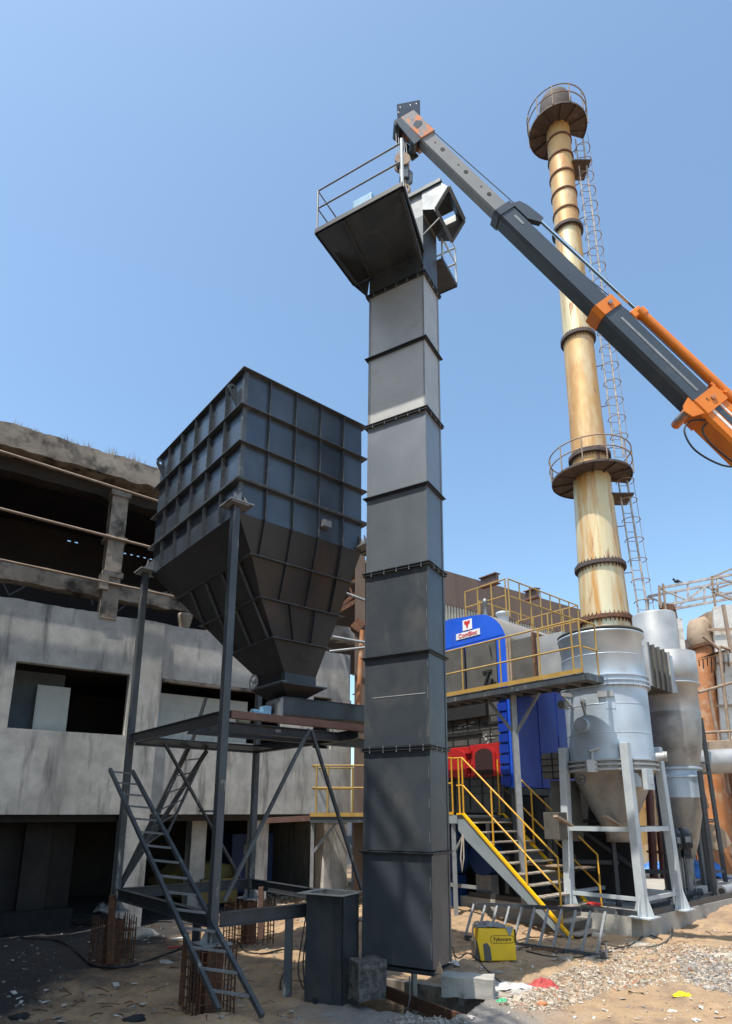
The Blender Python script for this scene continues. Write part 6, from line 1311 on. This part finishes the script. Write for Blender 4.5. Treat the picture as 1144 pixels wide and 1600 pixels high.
band = [(770, 1568), (835, 1545), (900, 1505), (960, 1478), (1060, 1476), (1160, 1480), (1160, 1555), (1060, 1535), (950, 1550), (860, 1582)]
stonew = mat('pale_limestone_chip', (.46, .40, .32), (.34, .27, .20), rough=.95, scale=22, lo=.4, hi=.6, c3=(.48, .19, .10), s3=11, lo3=.60, hi3=.62, c4=(.66, .62, .55), s4=16, lo4=.58, hi4=.62)
stoneg = mat('grey_stone_chip', (.26, .24, .22), (.36, .33, .30), rough=.95, scale=9)
pebbles('pale_rubble', 'spread of pale stone and brick rubble across the right foreground', 9000, reg(band), .004, .030, stonew, 1)
pebbles('rubble_chunks', 'larger broken brick and concrete pieces among the pale rubble', 170, reg(band), .022, .065, stonew, 9)
pebbles('grey_rubble', 'greyer rubble towards the right edge', 1700, reg([(1050, 1490), (1160, 1485), (1160, 1560), (1080, 1540)]), .005, .042, stoneg, 2)
pebbles('scattered_stones', 'loose small stones over the sand', 1100, reg([(700, 1590), (720, 1480), (1000, 1470), (1160, 1440), (1160, 1598)]), .004, .022, stonew, 3)
pebbles('scattered_grit', 'grit and chips over the left yard', 380, reg([(0, 1600), (0, 1430), (480, 1430), (480, 1600)]), .006, .03, stoneg, 4)
pebbles('cement_crumbs', 'grey crumbs on the rim of the pit', 260, reg([(600, 1598), (640, 1582), (720, 1588), (740, 1600)]), .008, .03, stoneg, 5)
pebbles('sunlit_gravel', 'gravel behind the sunlit rebar cage', 900, reg([(350, 1440), (400, 1395), (480, 1395), (480, 1440)]), .01, .05, stonew, 6)
lit = MB(); rl_ = random.Random(21)
for k in range(150):
    px, py = (rl_.uniform(0, 470), rl_.uniform(1440, 1598)) if k < 70 else (rl_.uniform(700, 1144), rl_.uniform(1462, 1596))
    p = gat(px, py, .012); a = rl_.uniform(0, 6.3); L = rl_.uniform(.02, .07); w = L * rl_.uniform(.2, .7); u = A3(math.cos(a), math.sin(a), rl_.uniform(-.2, .3)) * L; v = A3(-math.sin(a), math.cos(a), rl_.uniform(-.2, .3)) * w
    lit.add([p - u - v, p + u - v * .6, p + u * .8 + v, p - u * .7 + v * .8 + A3(0, 0, .01)], [(0, 1, 2), (0, 2, 3)])
tag(lit.build('paper_litter', M['plastic']), 'scattered scraps of paper and plastic trodden into the yard', kind='stuff')
sl_ = MB()
for k in range(160):
    px, py = (rl_.uniform(40, 470), rl_.uniform(1440, 1598)) if k < 90 else (rl_.uniform(700, 1144), rl_.uniform(1440, 1500))
    p = gat(px, py, .01); a = rl_.uniform(0, 6.3); L = rl_.uniform(.06, .28); d = A3(math.cos(a) * L, math.sin(a) * L, 0); q = p + d; q[2] = gz(q[0], q[1]) + .012
    sl_.tube([p, (p + q) / 2 + A3(rl_.uniform(-.02, .02), rl_.uniform(-.02, .02), .01), q], rl_.uniform(.003, .007), 4)
tag(sl_.build('sticks_and_wire_ends', M['rust']), 'sticks and wire ends strewn over the yard', kind='stuff')
for k, (px, py, s, m, lb) in enumerate(((1128, 1492, .17, 'stone', 'pale broken slab lying at the right edge of the rubble'), (884, 1500, .12, 'concwarm', 'rounded dusty lump at the end of the fallen ladder'), (998, 1478, .16, 'stone', 'flat sandy lump beside the end of the fallen ladder'), (1038, 1455, .10, 'brickr', 'broken brick at the plinth corner'), (935, 1462, .12, 'stone', 'sandy lump between ladder and plinth'),
        (220, 1462, .28, 'conclight', 'pale cement lump right of the left rebar cage'), (258, 1505, .11, 'conclight', 'small concrete lump behind the leaning ladder'), (775, 1520, .09, 'concwarm', 'brown lump before the yellow welder'), (870, 1488, .15, 'concwarm', 'sandy boulder under the fallen ladder'), (30, 1590, .10, 'coal', 'black coal lump at the bottom left'), (212, 1596, .13, 'coal', 'dark flat plate-like lump at the bottom edge'))):
    p = gat(px, py); tag(lump(p, s * 1.2, s, s * .5, None, '', k * 2.3, .5, 10, 1.6).build('rubble_lump', M[m]), lb, 'stone', 'larger lumps')
# ================================================================== UNSEEN SHED ADDED BEHIND THE CAMERA AT LEFT (shaped to shade yard and tower foot)
t = thing('shade_casting_shed', 'added unseen shed behind and left of the viewpoint, shading the yard', 'shed', (-12, 0, 0))
h_ = 17.4; sd = [(-4.45, 4.4), (-5.6, 5.7), (-7.9, 7.1), (-10.5, 9.4), (-20, 3), (-12, -10), (-5, -6), (-3.4, 2.2)]
MB().prism([(x, y, -.1) for x, y in sd], (0, 0, h_)).build('walls', M['shed'], t)
rl = [A3(*sd[7], h_ - .1), A3(*sd[0], h_ - .1), A3(*sd[1], h_ - .1)]
railing('roof_guard_rail', M['grey'], rl, 1.1, t, .05, rails=(1, .5), posts=[rl[0] + (rl[1] - rl[0]) * f for f in np.linspace(0, 1, 5)] + [rl[1] + (rl[2] - rl[1]) * f for f in np.linspace(0, 1, 7)])  # rail added to stripe the edge of the shed's cast shade
